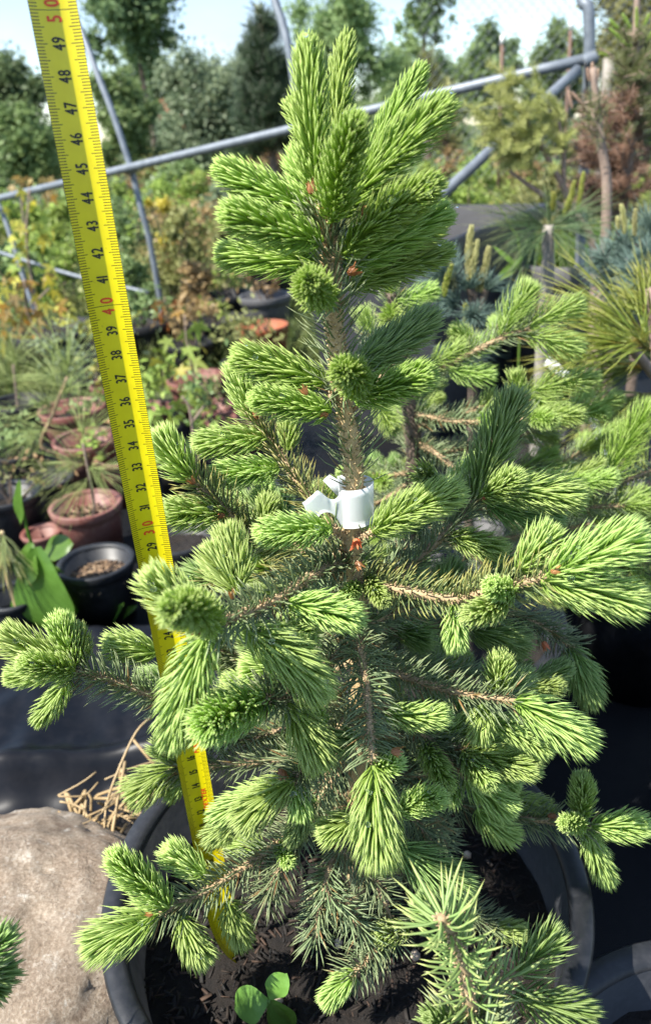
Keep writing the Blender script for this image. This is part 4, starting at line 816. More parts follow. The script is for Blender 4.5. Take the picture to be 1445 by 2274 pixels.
M['pine_green'] = foliage('green_pine_needle', (.075, .145, .055), (.15, .22, .09), tip=(.22, .22, .09), trans=.22)
M['pine_gold'] = foliage('golden_pine_needle', (.19, .26, .04), (.33, .39, .07), tip=(.42, .40, .10), base=(.26, .17, .04), trans=.3, rough=.35, tcol=(.42, .42, .04))
M['pine_blue'] = foliage('blue_pine_needle', (.10, .165, .13), (.18, .265, .22), trans=.25, rough=.45)
M['candle'] = foliage('pine_candle', (.32, .33, .12), (.45, .42, .19), trans=.2, rough=.6)
M['gold_cyp'] = foliage('golden_cypress', (.40, .43, .13), (.54, .55, .22), trans=.38, rough=.5)
M['brown_ndl'] = foliage('brown_needle', (.22, .125, .075), (.35, .21, .13), trans=.15, rough=.6)
M['olive_ndl'] = foliage('olive_needle', (.12, .15, .05), (.20, .22, .08), trans=.2, rough=.5)
def plant(name, label, cat, base, stems, m='bark_pink', group=None):
    r = empty(name, tuple(base), label, cat, group); mb = MB()
    for pts, r0, r1 in stems: c = catmull(pts, 18); tube(mb, c, np.linspace(r0, r1, 18), 7, (.5, 0, 0), .05)
    mb.build('stem', M[m], r, True); return r
GP = lambda x, y, Y, z=GZ: np.array([P(x, y, Y)[0], Y, z])
def pine(label, base, stems, tufts, m, bark='bark_pink', nw=.0011, droop=.35, group=None, name='pine_seedling'):
    r = plant(name, label, 'pine', base, stems, bark, group)
    for (x, y, Y, dx, dy, n, ln, sp) in tufts:
        n = n*2 if m == 'pine_blue' else n; mb = MB(); tuft(mb, P(x, y, Y), _R*dx-_U*dy-_F*.25, n, ln, sp, nw, droop, 3, ln*.25); mb.build('needle_tuft', M[m], r)['kind'] = 'stuff'
    return r
c = BP['brownC'][1]; Yp = c[1]
pine('pale green pine seedling leaning over the left brown pots', (c[0], c[1], -.12), [([np.array([c[0], c[1], -.12]), P(95, 995, Yp), P(120, 915, Yp), P(150, 838, Yp)], .004, .003)],
     [(150, 840, Yp, .1, -1, 45, .14, 1.0), (120, 915, Yp, -.3, -.4, 36, .11, 1.1), (130, 880, Yp, .6, -.4, 36, .11, 1.0), (140, 860, Yp, -.5, -.6, 36, .12, .9), (110, 950, Yp, -.8, .3, 40, .12, 1.0)], 'pine_pale', 'straw', .0014)
c = BP['blackF'][1]; Yp = c[1]
pine('pale pine seedling at the left picture edge', (c[0], c[1], -.13), [([np.array([c[0], c[1], -.13]), P(45, 940, Yp), P(36, 860, Yp), P(30, 810, Yp)], .004, .003)],
     [(32, 812, Yp, 0, -1, 55, .15, 1.1), (36, 860, Yp, .7, -.2, 70, .14, 1.0), (30, 850, Yp, -.6, -.3, 60, .14, 1.0), (42, 920, Yp, .5, .4, 50, .14, 1.1), (40, 900, Yp, -.5, .4, 40, .13, 1.1)], 'pine_pale', 'bark_pink', .0014)
c = BP['brownD'][1]; Yp = c[1]
pine('thin pine seedling in the nearest brown pot', (c[0], c[1], -.12), [([np.array([c[0]+.01, c[1], -.12]), P(208, 1110, Yp), P(195, 1040, Yp), P(185, 985, Yp)], .003, .0018)],
     [(186, 990, Yp, 0, -1, 45, .10, 1.2), (192, 1030, Yp, -.8, 0, 36, .11, 1.0), (194, 1040, Yp, .8, .1, 36, .10, 1.0), (196, 1060, Yp, -.4, .8, 26, .10, .9)], 'pine_pale', 'bark_pink', .0011)
c = BP['blackM'][1]; Yp = c[1]
pine('yellowish pine tuft drooping at the left edge beside the weed', (c[0], c[1], -.15), [([np.array([c[0], c[1], -.15]), P(6, 1240, Yp), P(6, 1180, Yp)], .004, .003)],
     [(6, 1185, Yp, .2, .7, 70, .085, .9), (4, 1180, Yp, -.4, .5, 40, .08, 1.0)], 'old_pale', 'straw', .0014, .9)
# right side
Yq = .80; bx = GP(1455, 800, Yq)
pine('golden green long-needled pine at the right edge', bx, [([bx, P(1462, 980, Yq), P(1458, 800, Yq), P(1445, 640, Yq)], .008, .006), ([P(1458, 840, Yq), P(1400, 770, Yq-.03)], .006, .005)],
     [(1450, 720, Yq, -.5, -1, 60, .075, .9), (1440, 745, Yq, -1, -.45, 70, .125, .5), (1425, 770, Yq-.03, -1, -.1, 80, .125, .5), (1450, 810, Yq, -1, .1, 80, .14, .5), (1450, 870, Yq, -1, .4, 70, .13, .55), (1455, 920, Yq, -.7, .6, 50, .12, .7), (1445, 780, Yq-.05, -.5, -.3, 60, .09, 1.1), (1460, 690, Yq+.03, -.3, -1, 40, .06, .9)], 'pine_gold', 'bark_pink', .0014, .28)
for x, y in ((1380, 752), (1440, 690), (1436, 640)): 
    pass
Yq = .98; bx = GP(1430, 600, Yq)
bl = pine('blue-green dwarf pine behind the golden pine', bx, [([bx, P(1425, 640, Yq), P(1415, 540, Yq)], .008, .005)],
     [(1425, 580, Yq, -.3, -1, 110, .04, 1.1), (1390, 600, Yq, -1, -.3, 110, .042, 1.1), (1440, 530, Yq, .1, -1, 110, .045, 1.1), (1370, 620, Yq, -.8, .2, 90, .04, 1.2), (1410, 650, Yq, -.4, .6, 90, .04, 1.2), (1355, 590, Yq, -1, -.4, 80, .04, 1.1), (1445, 590, Yq-.05, -.2, -.3, 100, .04, 1.4), (1420, 615, Yq-.05, -.5, -.2, 90, .04, 1.4), (1395, 560, Yq, -.5, -.8, 80, .04, 1.1)], 'pine_blue', 'bark_dark', .0010, .1)
def candle(root, x, y, x1, y1, Y, w, m='candle'):
    A, B = P(x, y, Y), P(x1, y1, Y); t = (A-CAM) @ _F; sb, _ = shoot(A, B, w*t/FPX, 3800, 3, lenk=.5, open_=.7, nw=.0013, tipn=18); sb.build('candle', M[m], root)
for a in ((1385, 520, 1378, 452, 24), (1408, 525, 1410, 462, 20), (1372, 510, 1370, 480, 18)): candle(bl, a[0], a[1], a[2], a[3], Yq-.04, a[4])
Yq = .88; bx = GP(1050, 760, Yq)
dw = pine('dwarf blue pine with pale upright candles behind the right shoots', bx, [([bx, P(1052, 760, Yq), P(1045, 640, Yq)], .007, .005), ([P(1052, 720, Yq), P(1080, 640, Yq)], .005, .004)],
     [(1045, 650, Yq, -.2, -1, 110, .028, 1.2), (1075, 650, Yq, .5, -.8, 110, .028, 1.2), (1020, 680, Yq, -.8, -.3, 110, .028, 1.2), (1050, 700, Yq-.03, 0, .1, 110, .028, 1.4), (1090, 690, Yq, .9, 0, 120, .05, 1.2), (1000, 640, Yq, -.6, -.8, 110, .05, 1.2), (1030, 760, Yq, 0, .4, 110, .05, 1.4)], 'pine_blue', 'bark_dark', .0010, .1)
for a in ((1046, 650, 1046, 498, 44), (1040, 640, 1060, 530, 36), (1066, 650, 1086, 545, 42), (1052, 660, 1072, 590, 36), (1012, 650, 996, 580, 40)): candle(dw, a[0], a[1], a[2], a[3], Yq, a[4])
for a in ((985, 660, 1003, 585, 30), (1030, 740, 1034, 672, 34)): candle(dw, a[0], a[1], a[2], a[3], Yq-.02, a[4], 'pine_gold')
for k, (x, y, Y, w) in enumerate(((1455, 1100, .80, .09), (1430, 720, .98, .10), (1050, 760, .88, .085))):
    bx = GP(x, y, Y); pot(bx[0], Y, -.03, w, .18, M['black'], ['black pot under the golden long-needled pine', 'black pot under the blue-green dwarf pine', 'black pot under the dwarf pine with candles'][k], soil=.02, n=44, z0=GZ+.006)
Yq = 1.25; bx = GP(1207, 700, Yq)
gr = pine('grafted pine on a pale straight stem in front of the charcoal pot', bx, [([bx, P(1208, 690, Yq), P(1215, 600, Yq), P(1216, 500, Yq)], .0105, .010)],
     [(1218, 505, Yq, 0, -1, 50, .08, 1.1), (1213, 505, Yq-.01, -1, .15, 50, .12, .7), (1222, 505, Yq-.01, 1, .1, 46, .12, .7), (1213, 505, Yq, -.8, -.3, 36, .11, .6), (1222, 500, Yq, .8, -.4, 36, .10, .7), (1215, 510, Yq-.01, -.6, .6, 34, .11, .6), (1222, 510, Yq-.01, .5, .7, 26, .10, .7)], 'pine_green', 'bark_grey', .0012, .45)
for a in ((1225, 470, 1228, 425, 30), (1260, 470, 1275, 400, 26), (1280, 470, 1295, 380, 24), (1250, 480, 1268, 430, 22)): candle(gr, a[0], a[1], a[2], a[3], Yq, a[4], 'pine_gold')
pot(bx[0], Yq, -.05, .10, .16, M['black2'], 'black pot at the foot of the grafted pine', soil=.02, n=44, z0=GZ+.006)
# grass and a paddle leaf in the charcoal pot
mb = MB(); n = 420; bs = np.stack([g[0]+RNG.normal(0, .055, n), g[1]+RNG.normal(0, .045, n), np.full(n, .105)], -1); d0 = nrm(RNG.normal(0, .3, (n, 3))+np.array([0, 0, 1])); d1 = nrm(d0+RNG.normal(0, .5, (n, 3))); needles(mb, bs, d0, d1, RNG.uniform(.04, .13, n), .003, RNG.normal(size=(n, 3)), 3, (RNG.random(n), RNG.random(n)), .25)
M['grass'] = foliage('grass_blade', (.10, .20, .025), (.20, .33, .05), trans=.35, rough=.5, tcol=(.25, .42, .04)); tag(mb.build('pot_grass', M['grass']), 'bright green grass growing in the charcoal pot', 'grass', kind='stuff')
pw = empty('paddle_leaf_weed', (P(1318, 570, 1.72)[0], 1.72, .11), 'weed with one upright paddle leaf in the charcoal pot', 'weed'); mb = MB(); leafmesh(mb, P(1322, 575, 1.72), P(1330, 500, 1.72), .042, -_F, .1, .05, .7, [(0, .15), (.35, .3), (.6, .9), (.8, 1), (1, .5)], 10); mb.build('leaf', M['seed'], pw, True)
mb = MB(); leafmesh(mb, P(1318, 575, 1.72), P(1300, 545, 1.70), .02, -_F, .1, .1, .4); mb.build('leaf', M['seed'], pw, True)
# tall grass blade in front of the tub
gb = empty('grass_stalk', tuple(GP(1160, 700, 1.3)), 'thin grass stalk with flat blades in front of the black tub', 'grass stalk'); mb = MB(); tube(mb, catmull([GP(1162, 700, 1.3), P(1155, 610, 1.3), P(1130, 500, 1.3), P(1098, 445, 1.3)], 14), np.linspace(.0022, .001, 14), 5); mb.build('stem', M['grass'], gb, True)
for A, B, w in (((1155, 600), (1100, 545), .009), ((1150, 590), (1105, 620), .012), ((1162, 570), (1102, 615), .011), ((1150, 640), (1135, 690), .01)): mb = MB(); leafmesh(mb, P(*A, 1.3), P(*B, 1.29), w, -_F, .1, .15, RNG.random()); mb.build('leaf', M['grass'], gb, True)
# white plastic plant tags on the right
for k, (x0, y0, x1, y1, w, Y) in enumerate(((1212, 800, 1246, 826, .013, .86), (1316, 925, 1334, 985, .013, .84))):
    A, B = P(x0, y0, Y), P(x1, y1, Y); s = nrm(np.cross(nrm(B-A), _F))*w/2; e = nrm(np.cross(nrm(B-A), s))*.0006; B = B+nrm(B-A)*.08
    tag(MB().add([A-s, A+s, B+s*.2, B-s*.2, A-s+e, A+s+e, B+s*.2+e, B-s*.2+e], [(0, 1, 2, 3), (7, 6, 5, 4), (0, 4, 5, 1), (1, 5, 6, 2), (2, 6, 7, 3), (3, 7, 4, 0)]).build('plant_tag', M['label']), ['white plastic plant tag left of the golden pine', 'white plastic plant tag seen through the golden pine needles'][k], 'plant tag')

# golden cypress, brown spruce and bud-topped pine on the right
Yq = 1.5; bx = GP(1330, 620, Yq); r = plant('golden_cypress', 'feathery yellow-green conifer in front of the right pipe', 'conifer', bx, [([bx, P(1320, 600, Yq), P(1280, 480, Yq), P(1215, 350, Yq), P(1150, 240, Yq)], .010, .003), ([P(1280, 480, Yq), P(1200, 430, Yq), P(1130, 380, Yq)], .006, .003), ([P(1250, 420, Yq), P(1250, 330, Yq), P(1240, 270, Yq)], .005, .003)], 'bark_pink')
for ax, ay, bx_, by_, n in ((1240, 400, 1110, 200, 24), (1230, 380, 1085, 270, 24), (1230, 360, 1190, 195, 20), (1250, 400, 1250, 240, 18), (1250, 430, 1120, 330, 14), (1200, 330, 1130, 175, 17)):
    mb = MB()
    for k in range(n):
        u = RNG.uniform(.35, 1); q = np.array([ax+(bx_-ax)*u, ay+(by_-ay)*u]); e = q+np.array([RNG.uniform(-72, 24), RNG.uniform(-55, 40)]); A = P(*q, Yq+RNG.normal(0, .02)); B = P(*e, Yq+RNG.normal(0, .04)); c = catmull([A, (A+B)/2+RNG.normal(0, .004, 3), B], 8)
        tube(mb, c, .0011, 4, (.5, .3, .5)); twig_needles(mb, c, 1500, .013, .0010, 3, (25, 60), .1)
    mb.build('foliage_spray', M['gold_cyp'], r)['kind'] = 'stuff'
def scrub(label, base, trunk, regions, Y, ndl, bark, nl, nw, dens, name='conifer', n=30, spread=.05):
    """leggy conifer: bare stem and many thin side twigs"""
    r = plant(name, label, 'conifer', base, [(trunk, .011, .005)], bark); tr = catmull(trunk, 40)
    for (x0, x1, y0, y1, m) in regions:
        wb, nb = MB(), MB()
        for k in range(n):
            B = P(RNG.uniform(x0, x1), RNG.uniform(y0, y1), Y+RNG.normal(0, spread)); i = np.argmin(np.linalg.norm(tr-(B-np.array([0, 0, .02])), axis=1)); A = tr[i]; d = B-A; L = np.linalg.norm(d)
            if L > .16: A = B-d/L*RNG.uniform(.07, .15)
            c = catmull([A, (A+B)/2+RNG.normal(0, .01, 3), B], 10); tube(wb, c, np.linspace(.0022, .0012, 10), 5, (.5, 0, 0)); twig_needles(nb, c, dens, nl, nw, 3, (45, 80), .2, u0=.3)
        b_ = wb.build('twigs', M[bark], r, True); b_['kind'] = 'stuff'; nb.build('needles', M[m], b_)['kind'] = 'stuff'
    return r
Yq = 1.62; bx = GP(1375, 620, Yq)
bs_ = scrub('leggy spruce with brown dying needles at the right edge', bx, [bx, P(1376, 520, Yq), P(1395, 360, Yq), P(1405, 200, Yq), P(1412, 40, Yq), P(1416, -40, Yq)], [(1270, 1445, 200, 340, 'brown_ndl'), (1290, 1450, 320, 470, 'brown_ndl'), (1330, 1460, 40, 220, 'olive_ndl'), (1400, 1470, 160, 330, 'olive_ndl'), (1240, 1340, 300, 460, 'brown_ndl')], Yq, 'brown_ndl', 'bark_pink', .015, .0013, 1100, n=46)
for a in ((1395, 60, 1380, 30), (1410, 60, 1412, 15), (1425, 55, 1440, 30), (1400, 100, 1375, 88), (1375, 85, 1350, 62), (1345, 120, 1330, 118), (1370, 60, 1352, 42), (1430, 90, 1448, 70), (1430, 130, 1446, 118)): candle(bs_, a[0]+3, a[1]+3, a[2], a[3], Yq-.02, 14, 'new')
Yq = 1.4; bx = GP(1345, 620, Yq)
bp_ = scrub('slim pine with brown buds on top, left of the brown spruce', bx, [bx, P(1345, 500, Yq), P(1330, 300, Yq), P(1315, 150, Yq)], [(1290, 1345, 205, 300, 'olive_ndl')], Yq, 'olive_ndl', 'bark_pink', .03, .0013, 500, 'pine_sapling', 12, .02)
M['pinebud'] = foliage('pine_bud', (.38, .25, .18), (.48, .34, .25), trans=.1, rough=.6)
for a in ((1316, 175, 1314, 138, 15), (1308, 180, 1303, 150, 11), (1324, 182, 1327, 152, 11), (1290, 230, 1268, 205, 10), (1270, 240, 1262, 200, 10), (1330, 240, 1346, 212, 10)): candle(bp_, a[0], a[1], a[2], a[3], Yq, a[4], 'pinebud')

# maples: every leaf a part
def maple_leaf():
    tips = [(-125, .45), (-62, .80), (0, 1.0), (62, .80), (125, .45)]; pts = [(0.0, 0.0, 0.0)]; ring = []
    for k, (a, L) in enumerate(tips):
        for da, f in ((-20, .52), (-9, .74), (0, 1.0), (9, .74), (20, .52)):
            q = math.radians(a+da); ring.append((math.sin(q)*L*f, math.cos(q)*L*f, -.12*L*f*f+.03*math.sin(k*2+da)))
        if k < 4: q = math.radians((a+tips[k+1][0])/2); ring.append((math.sin(q)*.30, math.cos(q)*.30, .04))
    ring.append((0, -.08, 0)); v = np.array(pts+ring)*.5; n = len(ring); return MB().add(v, None, [(0, 1+(i+1) % n, 1+i) for i in range(n)], (.5, .3, .5))
def maple(label, base, stem, leaves, mats, Y, group=None):
    r = plant('maple_seedling', label, 'maple', base, stem, 'bark_pink', group)
    for k, (x, y, s, mi) in enumerate(leaves):
        me = LM[mats[mi]]; o = bpy.data.objects.new('leaf', me); link(o, r); o.matrix_parent_inverse = Matrix.Translation(r.location).inverted()
        p = P(x, y, Y+RNG.normal(0, .03)); t = (p-CAM) @ _F; sz = 1.45*s*t/FPX
        e = Matrix.Translation(Vector(p)) @ Matrix.Rotation(RNG.uniform(0, 6.28), 4, 'Z') @ Matrix.Rotation(math.radians(RNG.uniform(15, 95)), 4, 'X') @ Matrix.Rotation(RNG.normal(0, .5), 4, 'Y') @ Matrix.Rotation(math.pi, 4, 'Z') @ Matrix.Scale(sz, 4)
        o.matrix_basis = e
    return r
def leafcol(nm, a, b, tc): M[nm] = foliage(nm, a, b, trans=.4, rough=.5, tcol=tc)
leafcol('leaf_orange', (.42, .22, .05), (.5, .3, .07), (.55, .3, .05)); leafcol('leaf_yellow', (.42, .40, .06), (.5, .46, .08), (.6, .5, .05)); leafcol('leaf_lime', (.26, .34, .06), (.3, .4, .08), (.4, .45, .05)); leafcol('leaf_red', (.45, .14, .05), (.5, .18, .06), (.55, .2, .05)); leafcol('leaf_tan', (.34, .25, .10), (.4, .3, .12), (.45, .3, .08))
LM = {}
for k in ('leaf_orange', 'leaf_yellow', 'leaf_lime', 'leaf_red', 'leaf_tan'): me = maple_leaf().mesh('maple_leaf', True); me.materials.append(M[k]); LM[k] = me
def rl(n, x0, x1, y0, y1, s0, s1, k): return [(RNG.uniform(x0, x1), RNG.uniform(y0, y1), RNG.uniform(s0, s1), int(RNG.integers(k))) for _ in range(n)]
c = BP['brownA'][1]; Yp = c[1]-.02
maple('lime green maple seedling in front of the brown pot', (c[0], Yp, -.11), [([np.array([c[0], Yp, -.11]), P(436, 850, Yp), P(415, 760, Yp), P(410, 700, Yp)], .003, .002), ([P(430, 830, Yp), P(445, 880, Yp)], .003, .003)],
      [(440, 722, 56, 0), (412, 742, 50, 0), (352, 776, 58, 0), (336, 850, 60, 0), (432, 800, 66, 0), (388, 790, 60, 0), (362, 842, 44, 0), (400, 820, 50, 1), (372, 756, 44, 0), (415, 775, 50, 0), (448, 770, 40, 1), (345, 800, 40, 1)], ['leaf_lime', 'leaf_yellow'], Yp)
c = BP['blackB'][1]
maple('red-orange maple seedling right of the tape', (c[0]+.06, c[1], -.09), [([np.array([c[0]+.06, c[1], -.09]), P(372, 720, c[1]), P(366, 660, c[1])], .003, .002)], rl(16, 340, 395, 665, 748, 26, 44, 2), ['leaf_red', 'leaf_orange'], c[1])
c = BP['blackA'][1]-np.array([0, .10, 0])
maple('orange and tan maple seedling in the wide black pot', (c[0], c[1], -.08), [([np.array([c[0], c[1], -.08]), P(60, 690, c[1]), P(55, 620, c[1])], .004, .003), ([P(60, 690, c[1]), P(110, 640, c[1])], .003, .002)], rl(36, -5, 155, 605, 690, 26, 42, 3)+rl(30, -5, 95, 690, 770, 28, 44, 3), ['leaf_orange', 'leaf_tan', 'leaf_yellow'], c[1])
maple('yellow maple sapling behind the left braces', tuple(GP(60, 600, 2.75)), [([GP(60, 600, 2.75), P(62, 560, 2.75), P(66, 420, 2.75)], .005, .003)], rl(30, 10, 125, 420, 610, 22, 40, 2), ['leaf_yellow', 'leaf_lime'], 2.75)
maple('small tan maple sapling below the left end of the rail', tuple(GP(50, 560, 3.3)), [([GP(50, 560, 3.3), P(52, 480, 3.3), P(50, 410, 3.3)], .005, .003)], rl(16, 10, 120, 390, 440, 20, 34, 2), ['leaf_orange', 'leaf_tan'], 3.3)
maple('sparse green seedling with red stems left of the middle pots', tuple(np.array([P(420, 920, 1.35)[0], 1.35, GZ])), [([np.array([P(420, 960, 1.35)[0], 1.35, GZ]), P(425, 930, 1.35), P(405, 880, 1.35)], .003, .002), ([P(425, 940, 1.35), P(455, 900, 1.35)], .002, .002)], rl(14, 340, 480, 860, 950, 26, 40, 1), ['leaf_lime'], 1.35)

def seedling(pk, label, m, h, w, n, leaf):
    c, r = BP[pk][1], BP[pk][2]; z = c[2]-.03; ro = empty('potted_seedling', (c[0], c[1], z), label, 'seedling'); sb, lb = MB(), MB(); cs = []
    for k in range(7): e = np.array([c[0]+RNG.normal(0, w*.4), c[1]+RNG.normal(0, w*.3), z+h*RNG.uniform(.35, 1)]); cs.append(e); tube(sb, catmull([np.array([c[0], c[1], z]), (np.array([c[0], c[1], z])+e)/2+RNG.normal(0, .008, 3), e], 6), np.linspace(.0022, .001, 6), 5)
    sb.build('stem', M['bark_dark'], ro, True); SEED.append((ro, cs, w, n, leaf, m))
SEED = []
for a in (('terra', 'thin yellow-green seedling in the terracotta pot', 'f_olive', .07, .03, 24, .016), ('greyA', 'pale dry seedling in the grey pot of the back row', 'f_brown', .12, .08, 110, .022), ('blackC', 'green bushy seedling in the black pot left of the grey pot', 'f_lime', .12, .08, 130, .022), ('blackD', 'light green seedling in the black pot left of the terracotta pot', 'f_lime', .09, .08, 120, .022), ('brownB', 'wispy green seedling in the upper left brown pot', 'f_light', .10, .09, 120, .018), ('blackI', 'low green seedling in the black pot right of the tape', 'f_lime', .12, .14, 260, .024), ('brownF', 'green seedling in the brown pot behind the middle left shoots', 'f_mid', .12, .14, 260, .022), ('blackJ', 'olive seedling in the black pot of the middle row', 'f_olive', .16, .13, 260, .022), ('brownG', 'lime seedling in the brown pot behind the tape', 'f_lime', .14, .12, 220, .024), ('blackK', 'pale seedling in the black pot near the left edge', 'f_light', .10, .12, 180, .02), ('blackL', 'olive seedling in the farthest black pot', 'f_olive', .22, .2, 320, .03), ('blackO', 'grey-green seedling in the black pot behind the left pine', 'f_grey', .14, .14, 240, .022), ('blackB', 'dark green seedling in the black pot right of the tape', 'f_mid', .12, .14, 260, .022), ('brownH', 'dry brown seedling in the pot half hidden by the tape', 'f_brown', .09, .09, 90, .018), ('blackQ', 'orange-brown seedling behind the green maple', 'f_brown', .13, .12, 200, .022), ('blackR', 'yellow seedling in the black pot under the orange maple', 'f_yel', .13, .12, 200, .024), ('brownI', 'pale yellow seedling touching the tape', 'f_yel', .09, .08, 90, .02), ('blackP', 'dry twiggy seedling left of the nearest brown pot', 'f_brown', .09, .09, 60, .016), ('brownJ', 'olive seedling in the small brown pot', 'f_olive', .09, .09, 120, .018), ('blackE', 'sparse seedling in the black pot at the left edge', 'f_olive', .08, .08, 60, .016)): seedling(*a)

# ------------------------------------------------------------------ trees and shrubs behind
def leafcloud(mb, cs, rs, n, size, up=.4, asp=.55, squash=1.0, shell=.5):
    cs = np.asarray(cs); rs = np.asarray(rs); k = RNG.choice(len(cs), n, p=rs**2/np.sum(rs**2)); d = nrm(RNG.normal(size=(n, 3))); rad = RNG.random(n)**(shell)*np.exp(RNG.normal(0, .40, n))
    p = cs[k]+d*(rs[k]*rad)[:, None]*np.array([1, 1, squash]); nn = nrm(d*.5+RNG.normal(0, .6, (n, 3))+np.array([0, 0, up])); a = nrm(np.cross(nn, RNG.normal(size=(n, 3)))); b = np.cross(nn, a); s = size*RNG.uniform(.6, 1.25, n)[:, None]
    v = np.stack([p-a*s*.5, p+b*s*asp*.5+nn*s*.08, p+a*s*.5-nn*s*.1, p-b*s*asp*.5+nn*s*.08], 1); q = np.arange(n*4).reshape(-1, 4)
    c = np.zeros((n, 4, 3)); c[:, :, 0] = np.clip(RNG.random(n)*.7+(RNG.random(len(cs))*.5)[k]-.1, 0, 1)[:, None]; mb.add(v.reshape(-1, 3), q, None, c.reshape(-1, 3)); return mb
def tree(name, label, x0, x1, y0, y1, Y, m, n, leaf, group=None, clumps=64, bark='bark_dark', k=.20, up=.4, gaps=1.0, cat='tree'):
    """broad-leaved tree whose crown fills the box x0..x1, y0..y1 of the view at distance Y"""
    A = P((x0+x1)/2, (y0+y1)/2, Y); hw = np.linalg.norm(P(x1, (y0+y1)/2, Y)-P(x0, (y0+y1)/2, Y))/2; hh = (P((x0+x1)/2, y0, Y)[2]-P((x0+x1)/2, y1, Y)[2])/2
    r = empty(name, (A[0], Y, GZ), label, cat, group); cs = []; rs = []
    for i in range(clumps):
        d = nrm(RNG.normal(size=3)); f = RNG.random()**.45; sh = 1-.25*max(0, d[2]); cs.append(A+d*f*np.array([hw*.88*sh, hw*.88*sh, hh*.88])*RNG.uniform(.7, 1.25)); rs.append(k*min(hw, hh)*RNG.uniform(.4, 1.6))
    tr = MB(); top = A+np.array([0, 0, hh*.7]); c = catmull([np.array([A[0], Y, GZ]), np.array([A[0]+RNG.normal(0, hw*.05), Y, (GZ+A[2]-hh)/2]), A+RNG.normal(0, hw*.05, 3), top], 20); tube(tr, c, np.linspace(.035*hh+.03, .008*hh+.004, 20), 8)
    for cc in cs[:14]:
        i = int(np.clip(np.searchsorted(c[:, 2], cc[2]-.45*hh), 3, 17)); tube(tr, catmull([c[i], (c[i]+cc)/2+np.array([0, 0, -.06*hh]), cc], 8), np.linspace(.014*hh+.006, .004*hh+.002, 8), 5)
    tr.build('trunk', M[bark], r, True); mb = MB(); leafcloud(mb, cs, rs, n, leaf, up); mb.build('crown', M[m], r); return r
def fol(nm, a, b, tr=.35, tc=None): M[nm] = foliage(nm, a, b, trans=tr, rough=.5, tcol=tc, spec=.35)
fol('f_dark', (.10, .16, .07), (.19, .265, .115)); fol('f_mid', (.13, .205, .07), (.25, .34, .13)); fol('f_light', (.16, .24, .085), (.29, .38, .16)); fol('f_grey', (.15, .205, .115), (.28, .335, .20)); fol('f_yel', (.28, .30, .05), (.47, .45, .10)); fol('f_olive', (.17, .19, .06), (.32, .32, .12)); fol('f_lime', (.20, .29, .05), (.36, .45, .11)); fol('f_brown', (.24, .16, .075), (.40, .27, .13)); fol('f_gold', (.5, .44, .04), (.64, .56, .08))
for ro, cs, w, n, leaf, m in SEED: lb = MB(); leafcloud(lb, cs, np.full(len(cs), w*.33), n, leaf, .5, .5); lb.build('foliage', M[m], ro)
BG = 'trees behind the nursery'
TREES = [
 ('dark green tree crowning the top left, right of the tape', 185, 405, -130, 150, 15, 'f_dark', 15000, .11),
 ('dark leafy tree at the top left corner behind the tape', -110, 120, 80, 400, 12, 'f_dark', 14000, .085),
 ('fresh green low tree at the left edge under the dark one', -60, 150, 215, 470, 9, 'f_mid', 11000, .06),
 ('mid green tree between tape and hoop', 195, 365, 120, 440, 11, 'f_mid', 13000, .075),
 ('grey-green feathery tree left of the pointed pine', 325, 570, 105, 420, 13, 'f_grey', 18000, .07),
 ('pale bushy tree right of the pointed pine', 600, 740, 130, 400, 12, 'f_grey', 11000, .07),
 ('light green airy tree at the top centre', 640, 890, -110, 300, 13, 'f_light', 15000, .075),
 ('slender pale tree with a dark trunk right of the leader', 870, 1015, -130, 170, 11, 'f_light', 5500, .06),
 ('round dark tree on the skyline left of the net', 985, 1160, 40, 330, 14, 'f_mid', 15000, .085),
 ('round tree on the skyline right of the net', 1160, 1320, 10, 320, 15, 'f_mid', 14000, .085),
 ('tall olive tree in the top right corner', 1300, 1520, -150, 320, 9, 'f_olive', 13000, .06),
 ('green tree behind the golden conifer', 850, 1040, 110, 380, 16, 'f_dark', 12000, .08),
 ('wide grey-green tree filling the gap behind the left hoop', 240, 480, 210, 430, 18, 'f_grey', 10000, .1),
 ('green bushy tree behind the pointed pine', 470, 700, 200, 430, 17, 'f_mid', 10000, .09),
 ('fresh green tree low behind the leader', 690, 900, 190, 430, 17, 'f_light', 10000, .09),
 ('dense green tree low behind the net', 1080, 1290, 140, 380, 17, 'f_dark', 10000, .09),
 ('dark tree low at the left horizon', -60, 220, 230, 440, 19, 'f_dark', 9000, .1),
 ('pale green tree rising between tape and feathery tree', 200, 420, 60, 330, 21, 'f_light', 13000, .1),
 ('soft green tree between the feathery tree and the leader', 420, 680, 90, 330, 24, 'f_grey', 13000, .11),
 ('pale tree between the leader and the round trees', 800, 1010, 60, 330, 22, 'f_light', 11000, .11),
]
for t in TREES: tree('broadleaf_tree', *t, group=BG)
